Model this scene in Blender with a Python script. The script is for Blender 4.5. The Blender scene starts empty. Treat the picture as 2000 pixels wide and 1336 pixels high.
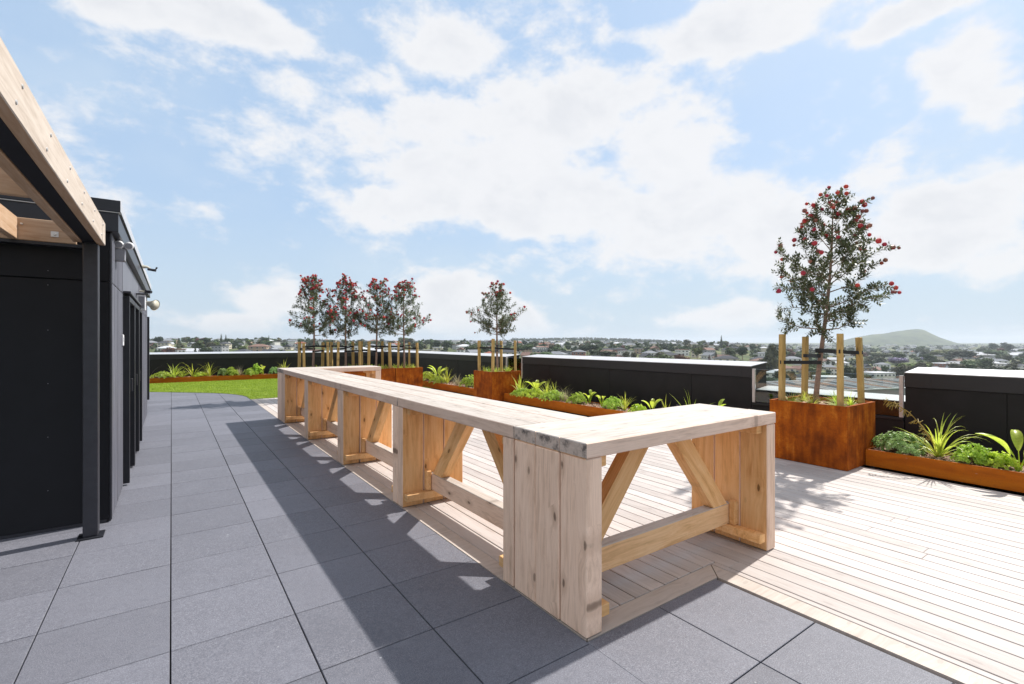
import bpy, math, random
import numpy as np
from mathutils import Vector, Matrix, Euler

R = math.radians
random.seed(7)
rng = np.random.default_rng(7)
scene = bpy.context.scene
col = scene.collection

# ------------------------------------------------------------------ camera
cd = bpy.data.cameras.new('camera')
cam = bpy.data.objects.new('camera', cd)
col.objects.link(cam)
cam.location = (0, 0, 1.6)
cam.rotation_euler = (R(90), 0, R(-35.163))
cd.sensor_width = 36
cd.lens = 16.99
cd.clip_start = 0.05
cd.clip_end = 30000
scene.camera = cam

# ------------------------------------------------------------------ sun
SUN = Vector((0.95, 0.09, 1.055)).normalized()
sd = bpy.data.lights.new('sun', 'SUN')
sd.energy = 3.75
sd.angle = R(0.9)
sd.color = (1.0, 0.955, 0.89)
sun = bpy.data.objects.new('sun', sd)
col.objects.link(sun)
sun.rotation_euler = SUN.to_track_quat('Z', 'Y').to_euler()

# ------------------------------------------------------------------ exposure
scene.view_settings.view_transform = 'Standard'
scene.view_settings.look = 'None'
scene.view_settings.exposure = 0.76
scene.view_settings.gamma = 1.0
scene.view_settings.use_curve_mapping = False

# ------------------------------------------------------------------ world: sky with clouds
world = bpy.data.worlds.new('World')
scene.world = world
world.use_nodes = True
wt = world.node_tree
wt.nodes.clear()


class NT:
    def __init__(s, t):
        s.t = t

    def n(s, kind, **kw):
        nd = s.t.nodes.new(kind)
        for k, v in kw.items():
            setattr(nd, k, v)
        return nd

    def l(s, a, b):
        s.t.links.new(a, b)

    def put(s, sock, v):
        if isinstance(v, bpy.types.NodeSocket):
            s.l(v, sock)
        else:
            if sock.type == 'RGBA' and len(v) == 3:
                v = (*v, 1)
            sock.default_value = v

    def m(s, op, a, b=0.0, c=0.0, clamp=False):
        nd = s.n('ShaderNodeMath', operation=op, use_clamp=clamp)
        s.put(nd.inputs[0], a)
        s.put(nd.inputs[1], b)
        if len(nd.inputs) > 2:
            s.put(nd.inputs[2], c)
        return nd.outputs[0]

    def v(s, op, a, b=(0, 0, 0)):
        nd = s.n('ShaderNodeVectorMath', operation=op)
        s.put(nd.inputs[0], a)
        if op not in ('LENGTH', 'NORMALIZE'):
            s.put(nd.inputs[1], b)
        return nd.outputs['Value'] if op in ('LENGTH', 'DOT_PRODUCT') else nd.outputs[0]

    def noise(s, vec, scale, detail=4, rough=0.5, dist=0.0):
        nd = s.n('ShaderNodeTexNoise')
        s.l(vec, nd.inputs['Vector'])
        nd.inputs['Scale'].default_value = scale
        nd.inputs['Detail'].default_value = detail
        nd.inputs['Roughness'].default_value = rough
        nd.inputs['Distortion'].default_value = dist
        return nd.outputs[0]

    def ramp(s, fac, stops, interp='LINEAR'):
        nd = s.n('ShaderNodeValToRGB')
        s.put(nd.inputs[0], fac)
        cr = nd.color_ramp
        cr.interpolation = interp
        while len(cr.elements) < len(stops):
            cr.elements.new(0.5)
        for e, (p, c) in zip(cr.elements, stops):
            e.position = p
            e.color = (*c, 1) if len(c) == 3 else c
        return nd.outputs[0]

    def mix(s, fac, a, b, mode='MIX'):
        nd = s.n('ShaderNodeMix', data_type='RGBA', blend_type=mode)
        s.put(nd.inputs[0], fac)
        s.put(nd.inputs[6], a)
        s.put(nd.inputs[7], b)
        return nd.outputs[2]

    def smooth(s, x, a, b, lo=0.0, hi=1.0):
        nd = s.n('ShaderNodeMapRange', interpolation_type='SMOOTHSTEP')
        s.put(nd.inputs[0], x)
        nd.inputs[1].default_value = a
        nd.inputs[2].default_value = b
        nd.inputs[3].default_value = lo
        nd.inputs[4].default_value = hi
        return nd.outputs[0]


w = NT(wt)
sky = w.n('ShaderNodeTexSky', sky_type='NISHITA')
sky.sun_disc = False
sky.sun_elevation = math.asin(SUN.z)
sky.sun_rotation = math.atan2(SUN.x, SUN.y)
sky.altitude = 60
sky.air_density = 1.0
sky.dust_density = 1.6
sky.ozone_density = 1.2
tc = w.n('ShaderNodeTexCoord')
D3 = w.v('NORMALIZE', tc.outputs['Generated'])
sx = w.n('ShaderNodeSeparateXYZ')
w.l(D3, sx.inputs[0])
X_, Y_, Z_ = sx.outputs
az = w.m('MULTIPLY', w.m('ARCTAN2', X_, Y_), 180 / math.pi)
el = w.m('MULTIPLY', w.m('ARCSINE', Z_), 180 / math.pi)
cz = w.n('ShaderNodeCombineXYZ')
w.l(az, cz.inputs[0])
w.l(el, cz.inputs[1])
AE = cz.outputs[0]
# cloud banks: bearing, elevation, half width, half height (degrees), density
CLOUDS = [(26.1, 24.1, 13.9, 3.4, 1), (41.2, 24.7, 14.3, 5.2, 1), (52.8, 20.9, 9.8, 5.3, 1), (24.2, 16.0, 12.5, 3.2, 0.9),
          (38.2, 15.8, 17.3, 4.4, 1), (55.5, 13.8, 12.1, 5.7, 1), (63.1, 12.0, 7.9, 4.5, 0.9), (32.1, 19.6, 15.0, 4.2, 1),
          (4.9, 29.9, 8.8, 2.1, 1), (-3.3, 29.2, 8.2, 1.5, 0.9), (10.2, 29.8, 3.6, 1.6, 0.8), (-7.8, 24.5, 2.0, 1.1, 0.5),
          (27.9, 31.2, 9.0, 2.6, 0.8), (19.0, 27.6, 8.5, 2.6, 0.66), (66.0, 10.0, 9.0, 4.0, 0.8), (50.0, 31.5, 7.0, 1.6, 0.6), (10.2, 26.0, 3.6, 2.4, 0.6), (12.2, 18.7, 2.6, 1.5, 0.5),
          (60.6, 31.0, 11.5, 2.4, 1), (75.4, 28.0, 7.8, 1.4, 1), (78.8, 22.4, 4.4, 4.0, 0.9), (80.3, 18.9, 2.9, 2.3, 0.8),
          (50.6, 27.9, 3.9, 2.2, 0.55), (77.2, 12.8, 6.6, 3.8, 1), (75.4, 9.1, 7.8, 3.1, 0.9), (80.3, 5.9, 4.2, 2.5, 0.7),
          (71.7, 15.1, 3.7, 2.7, 0.8), (29.1, 4.7, 7.0, 3.9, 1), (35.2, 3.5, 4.2, 3.0, 0.9), (9.7, 4.2, 7.9, 1.9, 0.7),
          (4.0, 1.2, 4.2, 1.4, 0.9), (59.1, 3.0, 8.0, 2.0, 0.9), (17.5, 5.2, 3.4, 2.3, 0.7), (-4.0, 12.4, 2.3, 2.7, 0.5),
          (68.5, 8.4, 7.7, 3.0, 0.8)]
# the noise is read in the cloud plane, so billows flatten towards the horizon
zc = w.m('MAXIMUM', w.m('ADD', Z_, 0.22), 0.03)
cp = w.n('ShaderNodeCombineXYZ')
w.l(w.m('DIVIDE', X_, zc), cp.inputs[0])
w.l(w.m('DIVIDE', Y_, zc), cp.inputs[1])
w.l(w.m('MULTIPLY', Z_, 3.0), cp.inputs[2])
CP = cp.outputs[0]
DS = w.v('MULTIPLY', D3, (1.0, 1.0, 1.7))
fb = w.noise(DS, 5.5, 9, 0.58, 0.15)
fine = w.noise(DS, 19.0, 8, 0.64, 0.2)
wob = w.n('ShaderNodeTexNoise')
w.l(DS, wob.inputs['Vector'])
wob.inputs['Scale'].default_value = 4.0
wob.inputs['Detail'].default_value = 4
wv = w.v('MULTIPLY', w.v('SUBTRACT', wob.outputs[1], (0.5, 0.5, 0.5)), (9, 6, 0))
P = w.v('ADD', AE, wv)
acc = None
for (a, e, ra, re, wgt) in CLOUDS:
    d = w.v('LENGTH', w.v('MULTIPLY', w.v('SUBTRACT', P, (a, e, 0)), (1 / ra, 1 / re, 0)))
    g = w.smooth(d, 1.55, 0.0, 0.0, wgt)
    acc = g if acc is None else w.m('SMOOTH_MAX', acc, g, 0.25)
# beyond the frame the same broken cumulus carries on
outside = w.smooth(w.m('ABSOLUTE', w.m('SUBTRACT', az, 35.0)), 46, 60)
above = w.smooth(el, 33, 42)
outf = w.m('MAXIMUM', outside, above)
acc = w.m('MAXIMUM', acc, w.m('MULTIPLY', outf, w.smooth(w.noise(CP, 0.9, 3, 0.5), 0.4, 0.62, 0.0, 0.95)))
dens = w.m('ADD', acc, w.m('ADD', w.m('MULTIPLY', w.m('SUBTRACT', fb, 0.5), 1.7), w.m('MULTIPLY', w.m('SUBTRACT', fine, 0.5), 1.0)))
mask = w.smooth(dens, 0.12, 0.62)
mask = w.m('MULTIPLY', mask, w.smooth(Z_, -0.02, 0.05, 0.25, 1.0))
mask = w.m('MULTIPLY', mask, 0.93)
# thick middles go slightly grey, thin rims stay white
thick = w.smooth(w.m('ADD', dens, w.m('MULTIPLY', w.m('SUBTRACT', fb, 0.5), 1.6)), 0.9, 1.9)
shade = w.smooth(w.noise(DS, 7.0, 7, 0.62, 0.3), 0.36, 0.66, 0.0, 0.55)
ccol = w.mix(w.m('MAXIMUM', w.m('MULTIPLY', thick, 0.8), w.m('MULTIPLY', shade, w.smooth(dens, 0.5, 1.0))), (5.3, 5.3, 5.38), (4.25, 4.36, 4.62))
veil = w.smooth(w.noise(DS, 2.2, 5, 0.55), 0.42, 0.8, 0.0, 0.55)
skyc = w.mix(1.0, sky.outputs[0], (1.0, 1.0, 1.0), 'MULTIPLY')
skyc = w.mix(0.82, skyc, (2.75, 3.75, 5.1))
skyc = w.mix(veil, skyc, (3.9, 4.55, 5.2))
hz = w.smooth(Z_, 0.0, 0.30, 0.75, 0.0)
skyc = w.mix(hz, skyc, (3.6, 4.3, 4.8))
fin = w.mix(mask, skyc, ccol)
bg = w.n('ShaderNodeBackground')
w.l(fin, bg.inputs[0])
bg.inputs[1].default_value = 0.104
wo = w.n('ShaderNodeOutputWorld')
w.l(bg.outputs[0], wo.inputs[0])
world.cycles.sampling_method = 'MANUAL'
world.cycles.sample_map_resolution = 512


# ------------------------------------------------------------------ materials
def new_mat(name):
    m = bpy.data.materials.new(name)
    m.use_nodes = True
    m.node_tree.nodes.clear()
    t = NT(m.node_tree)
    o = t.n('ShaderNodeOutputMaterial')
    b = t.n('ShaderNodeBsdfPrincipled')
    t.l(b.outputs[0], o.inputs[0])
    return m, t, b


def coords(t, scale=(1, 1, 1), rand=True):
    c = t.n('ShaderNodeTexCoord')
    v = c.outputs['Object']
    if rand:
        oi = t.n('ShaderNodeObjectInfo')
        r = t.m('MULTIPLY', oi.outputs['Random'], 53.0)
        cx = t.n('ShaderNodeCombineXYZ')
        for i in range(3):
            t.l(r, cx.inputs[i])
        v = t.v('ADD', v, cx.outputs[0])
    return t.v('MULTIPLY', v, scale)


def bump(t, b, h, strength=0.3, dist=0.005):
    bp = t.n('ShaderNodeBump')
    bp.inputs['Strength'].default_value = strength
    bp.inputs['Distance'].default_value = dist
    t.l(h, bp.inputs['Height'])
    t.l(bp.outputs[0], b.inputs['Normal'])


def wood(name, light, mid, dark, knots=0.7, rough=0.7, var=0.16, stain=None, scale=1.0):
    m, t, b = new_mat(name)
    c0 = coords(t, (1, 1, 1))
    kv = t.n('ShaderNodeTexVoronoi', voronoi_dimensions='2D')
    jit = t.noise(t.v('MULTIPLY', c0, (6, 20, 6)), 2.0, 3, 0.5)
    t.l(t.v('MULTIPLY', c0, (3.1, 7.5, 1)), kv.inputs['Vector'])
    kv.inputs['Scale'].default_value = 1.0
    sk = t.n('ShaderNodeSeparateColor')
    t.l(kv.outputs['Color'], sk.inputs[0])
    has = t.smooth(sk.outputs[0], 0.52, 0.75)
    kd = t.m('ADD', kv.outputs['Distance'], t.m('MULTIPLY', t.m('SUBTRACT', jit, 0.5), 0.12))
    # the grain bends round every knot
    bend = t.m('MULTIPLY', t.m('MULTIPLY', t.smooth(kd, 0.55, 0.08), has), 0.035)
    cb2 = t.n('ShaderNodeCombineXYZ')
    t.l(bend, cb2.inputs[1])
    c1 = t.v('ADD', c0, cb2.outputs[0])
    g = t.v('MULTIPLY', c1, (0.9 * scale, 11 * scale, 11 * scale))
    n1 = t.noise(g, 2.2, 6, 0.6, 1.1)
    g2 = t.v('MULTIPLY', c1, (2.0 * scale, 70 * scale, 70 * scale))
    n2 = t.noise(g2, 3.0, 4, 0.6, 0.3)
    blotch = t.noise(c0, 3.1, 4, 0.6)
    base = t.ramp(n1, [(0.28, dark), (0.47, mid), (0.72, light)])
    base = t.mix(t.smooth(n2, 0.44, 0.70, 0, 0.42), base, dark)
    base = t.mix(t.smooth(blotch, 0.35, 0.7, 0.0, 0.35), base, light)
    dk = tuple(x * 0.36 for x in dark)
    base = t.mix(t.m('MULTIPLY', t.smooth(kd, 0.30, 0.10, 0, 0.55 * knots), has), base, dark)
    base = t.mix(t.m('MULTIPLY', t.smooth(kd, 0.105, 0.05, 0, knots), has), base, dk)
    w1 = t.noise(t.v('MULTIPLY', c0, (1.6, 5, 5)), 2.6, 7, 0.68, 0.5)
    base = t.mix(t.smooth(w1, 0.54, 0.70, 0, 0.30), base, dark)
    fl_ = t.noise(t.v('MULTIPLY', c0, (5, 5, 5)), 3.5, 5, 0.6)
    base = t.mix(t.smooth(fl_, 0.60, 0.74, 0, 0.4), base, light)
    if stain:
        s1 = t.noise(c0, 9.0, 6, 0.7)
        base = t.mix(t.smooth(s1, 0.47, 0.62, 0, 0.85), base, stain)
    oi = t.n('ShaderNodeObjectInfo')
    hs = t.n('ShaderNodeHueSaturation')
    t.l(base, hs.inputs['Color'])
    t.l(t.m('ADD', t.m('MULTIPLY', oi.outputs['Random'], var), 1 - var / 2), hs.inputs['Value'])
    t.l(hs.outputs[0], b.inputs['Base Color'])
    b.inputs['Roughness'].default_value = rough
    b.inputs['Specular IOR Level'].default_value = 0.25
    bump(t, b, t.m('ADD', t.m('MULTIPLY', n2, 0.6), n1), 0.25, 0.003)
    return m


M = {}
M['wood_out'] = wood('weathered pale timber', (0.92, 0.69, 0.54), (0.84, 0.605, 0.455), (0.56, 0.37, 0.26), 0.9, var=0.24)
M['wood_in'] = wood('fresh timber with warm bounce', (0.84, 0.55, 0.29), (0.75, 0.435, 0.185), (0.52, 0.26, 0.09), 0.95, var=0.30)  # unweathered wood, with warm bounce light between the legs put into the orange
M['wood_mid'] = wood('half weathered timber', (0.84, 0.57, 0.33), (0.72, 0.44, 0.22), (0.48, 0.26, 0.11), 0.95)
M['wood_edge'] = wood('greyed timber edge', (0.80, 0.62, 0.51), (0.71, 0.53, 0.42), (0.48, 0.34, 0.265), 0.6)
M['wood_top'] = wood('bleached timber top', (0.55, 0.505, 0.465), (0.48, 0.43, 0.385), (0.29, 0.24, 0.205), 0.35)
M['wood_stain'] = wood('mould stained end grain', (0.6, 0.5, 0.43), (0.5, 0.41, 0.35), (0.34, 0.28, 0.24), 0.2, stain=(0.07, 0.063, 0.062))
M['deck'] = wood('bleached deck board', (0.53, 0.485, 0.46), (0.475, 0.425, 0.40), (0.375, 0.325, 0.298), 0.2, 0.6, 0.26)
M['deck_border'] = wood('deck border board', (0.53, 0.47, 0.425), (0.465, 0.405, 0.36), (0.37, 0.31, 0.268), 0.2, 0.6, 0.08)
M['pergola_wood'] = wood('pergola rough sawn timber', (0.52, 0.38, 0.27), (0.45, 0.30, 0.19), (0.35, 0.21, 0.12), 0.2)
M['pergola_face'] = wood('weathered sunlit pergola face', (0.60, 0.53, 0.465), (0.50, 0.43, 0.365), (0.36, 0.29, 0.23), 0.3)  # weathered grey plus the sunlit side's paleness, put into the colour
M['stake'] = wood('treated pine stake', (0.56, 0.39, 0.155), (0.45, 0.295, 0.10), (0.28, 0.18, 0.06), 0.6, scale=2.0)


def plain(name, colr, rough=0.6, metal=0.0, spec=0.5, n_amt=0.15, n_scale=8, bmp=0.0, var=0.0):
    m, t, b = new_mat(name)
    c = coords(t, (1, 1, 1))
    n = t.noise(c, n_scale, 5, 0.6)
    base = t.ramp(n, [(0.25, tuple(x * (1 - n_amt) for x in colr)), (0.75, tuple(min(1, x * (1 + n_amt)) for x in colr))])
    if var:
        oi = t.n('ShaderNodeObjectInfo')
        hs = t.n('ShaderNodeHueSaturation')
        t.l(base, hs.inputs['Color'])
        t.l(t.m('ADD', t.m('MULTIPLY', oi.outputs['Random'], var), 1 - var / 2), hs.inputs['Value'])
        base = hs.outputs[0]
    t.l(base, b.inputs['Base Color'])
    b.inputs['Roughness'].default_value = rough
    b.inputs['Metallic'].default_value = metal
    b.inputs['Specular IOR Level'].default_value = spec
    if bmp:
        bump(t, b, n, bmp, 0.01)
    return m


# stone tile
m, t, b = new_mat('charcoal porcelain tile')
c = coords(t)
n1 = t.noise(c, 2.2, 5, 0.6)
n2 = t.noise(c, 170, 3, 0.75)
n3 = t.noise(c, 30, 5, 0.7)
base = t.ramp(n2, [(0.28, (0.074, 0.076, 0.092)), (0.5, (0.140, 0.142, 0.168)), (0.72, (0.268, 0.270, 0.302))])
base = t.mix(t.smooth(n1, 0.4, 0.72, 0, 0.35), base, (0.19, 0.194, 0.228))
base = t.mix(t.smooth(n3, 0.46, 0.72, 0, 0.5), base, (0.10, 0.103, 0.124))
sp = t.n('ShaderNodeTexVoronoi')
t.l(c, sp.inputs['Vector'])
sp.inputs['Scale'].default_value = 3.3
base = t.mix(t.smooth(sp.outputs['Distance'], 0.028, 0.010, 0, 0.6), base, (0.55, 0.55, 0.56))
scuff = t.noise(t.v('MULTIPLY', c, (1, 3.5, 1)), 3.0, 8, 0.75)
base = t.mix(t.smooth(scuff, 0.62, 0.78, 0, 0.5), base, (0.36, 0.36, 0.38))
n4 = t.noise(c, 1.1, 6, 0.65)
base = t.mix(t.smooth(n4, 0.54, 0.70, 0, 0.30), base, (0.075, 0.077, 0.092))
n5 = t.noise(c, 9.0, 6, 0.7)
base = t.mix(t.smooth(n5, 0.58, 0.74, 0, 0.22), base, (0.25, 0.25, 0.27))
oi = t.n('ShaderNodeObjectInfo')
hs = t.n('ShaderNodeHueSaturation')
t.l(base, hs.inputs['Color'])
t.l(t.m('ADD', t.m('MULTIPLY', oi.outputs['Random'], 0.20), 0.90), hs.inputs['Value'])
t.l(hs.outputs[0], b.inputs['Base Color'])
b.inputs['Roughness'].default_value = 0.6
b.inputs['Specular IOR Level'].default_value = 0.28
bump(t, b, n2, 0.12, 0.001)
M['tile'] = m

# corten
m, t, b = new_mat('rusted weathering steel')
c = coords(t)
n0 = t.noise(c, 3.0, 8, 0.66)
n9 = t.noise(t.v('MULTIPLY', c, (9, 9, 1.3)), 2.0, 6, 0.6)
n1 = t.m('ADD', t.m('MULTIPLY', n0, 0.66), t.m('MULTIPLY', n9, 0.34))
n2 = t.noise(c, 42, 5, 0.7)
base = t.ramp(n1, [(0.36, (0.14, 0.030, 0.004)), (0.45, (0.24, 0.052, 0.005)), (0.54, (0.38, 0.088, 0.006)), (0.64, (0.54, 0.17, 0.016))])
base = t.mix(t.smooth(n2, 0.4, 0.75, 0, 0.45), base, (0.11, 0.030, 0.008))
b.inputs['Specular IOR Level'].default_value = 0.12
t.l(base, b.inputs['Base Color'])
b.inputs['Roughness'].default_value = 0.8
bump(t, b, n2, 0.2, 0.002)
M['corten'] = m
m, t, b = new_mat('bright rusted edging steel')
c = coords(t)
n1 = t.noise(t.v('MULTIPLY', c, (0.5, 0.5, 3.0)), 3.0, 6, 0.6, 0.4)
n2 = t.noise(c, 55, 4, 0.7)
base = t.ramp(n1, [(0.25, (0.28, 0.062, 0.005)), (0.5, (0.44, 0.115, 0.007)), (0.8, (0.56, 0.18, 0.014))])
base = t.mix(t.smooth(n2, 0.45, 0.8, 0, 0.35), base, (0.17, 0.055, 0.02))
vv = t.n('ShaderNodeTexVoronoi')
t.l(t.v('MULTIPLY', c, (1, 1, 3)), vv.inputs['Vector'])
vv.inputs['Scale'].default_value = 3.5
b.inputs['Specular IOR Level'].default_value = 0.12
base = t.mix(t.smooth(vv.outputs['Distance'], 0.06, 0.02, 0, 0.4), base, (0.5, 0.35, 0.28))
t.l(base, b.inputs['Base Color'])
b.inputs['Roughness'].default_value = 0.75
bump(t, b, n2, 0.15, 0.002)
M['corten_bed'] = m

M['black_panel'] = plain('charcoal wall panel', (0.014, 0.012, 0.0135), 0.5, spec=0.28, n_amt=0.3, n_scale=3)
M['black_fascia'] = plain('charcoal fascia metal', (0.026, 0.024, 0.027), 0.42, spec=0.35, n_amt=0.08, n_scale=2)
M['cap'] = plain('light grey metal capping', (0.55, 0.55, 0.57), 0.35, 0.3, n_amt=0.06, n_scale=3)
M['shed_panel'] = plain('shaded black cladding', (0.0075, 0.0078, 0.0105), 0.5, spec=0.25, n_amt=0.15, n_scale=4)  # shade on the front is put into this colour, darker than the side
M['steel_black'] = plain('dark painted steel', (0.035, 0.035, 0.043), 0.38, 0.2, n_amt=0.2, n_scale=12)
M['steel_beam'] = plain('black steel beam', (0.012, 0.013, 0.018), 0.45, 0.1)
M['galv'] = plain('galvanised washer', (0.55, 0.53, 0.5), 0.4, 0.8)
M['alu'] = plain('pale aluminium post', (0.62, 0.56, 0.54), 0.4, 0.3)
M['white_plastic'] = plain('white plastic', (0.75, 0.75, 0.77), 0.4)
M['grey_plastic'] = plain('grey plastic', (0.22, 0.22, 0.24), 0.45)
M['beige_plastic'] = plain('beige plastic', (0.46, 0.44, 0.36), 0.5)
M['joint'] = plain('dark joint bed', (0.010, 0.010, 0.011), 0.9)
M['black_strap'] = plain('black webbing strap', (0.008, 0.008, 0.009), 0.6)
M['concrete'] = plain('concrete', (0.28, 0.28, 0.28), 0.85, n_amt=0.2)
M['soil'] = plain('bark mulch soil', (0.24, 0.14, 0.10), 0.95, n_amt=0.6, n_scale=40, bmp=1.0)
M['chip'] = plain('bark chip', (0.40, 0.27, 0.19), 0.9, n_amt=0.5, n_scale=20)
M['dark_glass'] = plain('dark window glass', (0.02, 0.025, 0.03), 0.08, n_amt=0.05)
M['lens'] = plain('dark lens', (0.01, 0.01, 0.012), 0.15)

m, t, b = new_mat('sunlit ribbed cladding')
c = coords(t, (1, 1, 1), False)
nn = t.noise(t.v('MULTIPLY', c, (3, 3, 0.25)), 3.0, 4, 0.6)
base = t.ramp(nn, [(0.3, (0.075, 0.078, 0.098)), (0.75, (0.18, 0.184, 0.22))])  # same dark cladding as the front, with the side's sunlight put into its colour
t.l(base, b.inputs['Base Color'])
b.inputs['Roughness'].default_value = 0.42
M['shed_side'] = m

m, t, b = new_mat('clear balustrade glass')
gl = t.n('ShaderNodeBsdfGlossy')
gl.inputs['Roughness'].default_value = 0.02
tr = t.n('ShaderNodeBsdfTransparent')
tr.inputs[0].default_value = (0.86, 0.90, 0.88, 1)
fr = t.n('ShaderNodeFresnel')
fr.inputs[0].default_value = 1.5
ms = t.n('ShaderNodeMixShader')
t.l(fr.outputs[0], ms.inputs[0])
t.l(tr.outputs[0], ms.inputs[1])
t.l(gl.outputs[0], ms.inputs[2])
t.l(ms.outputs[0], [x for x in t.t.nodes if x.type == 'OUTPUT_MATERIAL'][0].inputs[0])
M['glass'] = m


def leafmat(name, c1, c2, c3, rough=0.5, transl=0.35, scale=6, spec=0.4):
    m, t, b = new_mat(name)
    c = coords(t)
    n = t.noise(c, scale, 3, 0.6)
    n2 = t.noise(c, scale * 9, 2, 0.6)
    base = t.ramp(t.m('ADD', t.m('MULTIPLY', n, 0.5), t.m('MULTIPLY', n2, 0.5)), [(0.34, c1), (0.5, c2), (0.66, c3)])
    oi = t.n('ShaderNodeObjectInfo')
    hs = t.n('ShaderNodeHueSaturation')
    t.l(base, hs.inputs['Color'])
    t.l(t.m('ADD', t.m('MULTIPLY', oi.outputs['Random'], 0.38), 0.78), hs.inputs['Value'])
    t.l(t.m('ADD', t.m('MULTIPLY', oi.outputs['Random'], 0.035), 0.482), hs.inputs['Hue'])
    hs.inputs['Saturation'].default_value = 0.94
    base = hs.outputs[0]
    t.l(base, b.inputs['Base Color'])
    b.inputs['Roughness'].default_value = rough
    b.inputs['Specular IOR Level'].default_value = spec
    if transl:
        tl = t.n('ShaderNodeBsdfTranslucent')
        t.l(base, tl.inputs[0])
        mx = t.n('ShaderNodeMixShader')
        mx.inputs[0].default_value = transl
        t.l(b.outputs[0], mx.inputs[1])
        t.l(tl.outputs[0], mx.inputs[2])
        t.l(mx.outputs[0], [x for x in t.t.nodes if x.type == 'OUTPUT_MATERIAL'][0].inputs[0])
    return m


M['tree_leaf'] = leafmat('dull olive tree leaf', (0.05, 0.075, 0.032), (0.115, 0.15, 0.065), (0.24, 0.275, 0.15), 0.45, 0.25, 9, 0.3)
M['bark'] = plain('grey brown bark', (0.26, 0.17, 0.125), 0.9, n_amt=0.4, n_scale=30, bmp=0.5)
M['flower'] = leafmat('crimson brush flower', (0.36, 0.012, 0.022), (0.60, 0.025, 0.04), (0.75, 0.07, 0.08), 0.6, 0.35, 20)
M['flower_old'] = leafmat('faded brown red flower', (0.18, 0.05, 0.04), (0.32, 0.10, 0.075), (0.42, 0.2, 0.13), 0.7, 0.2, 20)
M['strap_leaf'] = leafmat('yellow green strap leaf', (0.36, 0.44, 0.02), (0.55, 0.62, 0.045), (0.74, 0.76, 0.16), 0.4, 0.55)
M['broad_leaf'] = leafmat('lime broad leaf', (0.38, 0.50, 0.02), (0.54, 0.66, 0.04), (0.68, 0.76, 0.10), 0.35, 0.55)
M['bush_leaf'] = leafmat('fresh green bush leaf', (0.22, 0.34, 0.02), (0.42, 0.56, 0.04), (0.62, 0.72, 0.12), 0.45, 0.5, 12)
M['sage_leaf'] = leafmat('silver green bush leaf', (0.16, 0.28, 0.06), (0.30, 0.46, 0.13), (0.50, 0.64, 0.28), 0.5, 0.45, 12)
M['tussock'] = leafmat('pale straw tussock', (0.24, 0.22, 0.10), (0.38, 0.33, 0.19), (0.52, 0.43, 0.30), 0.6, 0.35)
M['seed'] = leafmat('orange seed stalk', (0.30, 0.17, 0.03), (0.42, 0.26, 0.05), (0.5, 0.36, 0.10), 0.6, 0.3)
M['purple_leaf'] = leafmat('purple grey leaf', (0.15, 0.10, 0.13), (0.25, 0.18, 0.22), (0.38, 0.3, 0.33), 0.5, 0.3)
M['turf'] = leafmat('artificial turf blade', (0.19, 0.28, 0.008), (0.29, 0.39, 0.012), (0.42, 0.52, 0.03), 0.6, 0.3, 3)
M['turf_base'] = plain('turf backing', (0.17, 0.24, 0.01), 0.9, n_amt=0.3, n_scale=20)

# ------------------------------------------------------------------ mesh helpers
FACES6 = ('+x', '-x', '+y', '-y', '+z', '-z')
_cache = {}


def cbox_mesh(L, W, T, bev=0.003, mats=('tile',)*6, name='piece'):
    """chamfered box centred on its origin; mats = materials of +x -x +y -y +z -z"""
    if isinstance(mats, str):
        mats = (mats,) * 6
    key = (round(L, 4), round(W, 4), round(T, 4), bev, mats)
    if key in _cache:
        return _cache[key]
    h = (L / 2, W / 2, T / 2)
    bev = min(bev, min(h) * 0.45)
    vs = []
    idx = {}

    def vid(s, ax):
        k = (s, ax)
        if k not in idx:
            p = [s[i] * (h[i] if i == ax else h[i] - bev) for i in range(3)]
            idx[k] = len(vs)
            vs.append(p)
        return idx[k]
    fs, mi = [], []
    uniq = []
    for q in mats:
        if q not in uniq:
            uniq.append(q)
    for ax in range(3):
        u, v = (ax + 1) % 3, (ax + 2) % 3
        for sg in (1, -1):
            ring = []
            for (a, b_) in ((-1, -1), (1, -1), (1, 1), (-1, 1)):
                s = [0, 0, 0]
                s[ax], s[u], s[v] = sg, a, b_
                ring.append(vid(tuple(s), ax))
            if sg < 0:
                ring.reverse()
            fs.append(ring)
            mi.append(uniq.index(mats[ax * 2 + (0 if sg > 0 else 1)]))
    for ax in range(3):
        u, v = (ax + 1) % 3, (ax + 2) % 3
        for a in (-1, 1):
            for b_ in (-1, 1):
                s0, s1 = [0] * 3, [0] * 3
                s0[ax], s0[u], s0[v] = -1, a, b_
                s1[ax], s1[u], s1[v] = 1, a, b_
                s0, s1 = tuple(s0), tuple(s1)
                f = [vid(s0, u), vid(s1, u), vid(s1, v), vid(s0, v)]
                if a * b_ < 0:
                    f.reverse()
                fs.append(f)
                mi.append(uniq.index(mats[u * 2 + (0 if a > 0 else 1)]))
    for sx_ in (-1, 1):
        for sy in (-1, 1):
            for sz in (-1, 1):
                s = (sx_, sy, sz)
                f = [vid(s, 0), vid(s, 1), vid(s, 2)]
                if sx_ * sy * sz < 0:
                    f.reverse()
                fs.append(f)
                mi.append(0)
    me = bpy.data.meshes.new(name)
    me.from_pydata(vs, [], fs)
    for q in uniq:
        me.materials.append(M[q])
    me.polygons.foreach_set('material_index', mi)
    me.update()
    _cache[key] = me
    return me


def link(name, me, parent=None, loc=(0, 0, 0), rot=None, **props):
    o = bpy.data.objects.new(name, me)
    col.objects.link(o)
    if parent is not None:
        o.parent = parent
    o.location = loc
    if rot is not None:
        if isinstance(rot, Matrix):
            o.rotation_euler = rot.to_euler()
        else:
            o.rotation_euler = rot
    for k, v in props.items():
        o[k] = v
    return o


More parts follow.
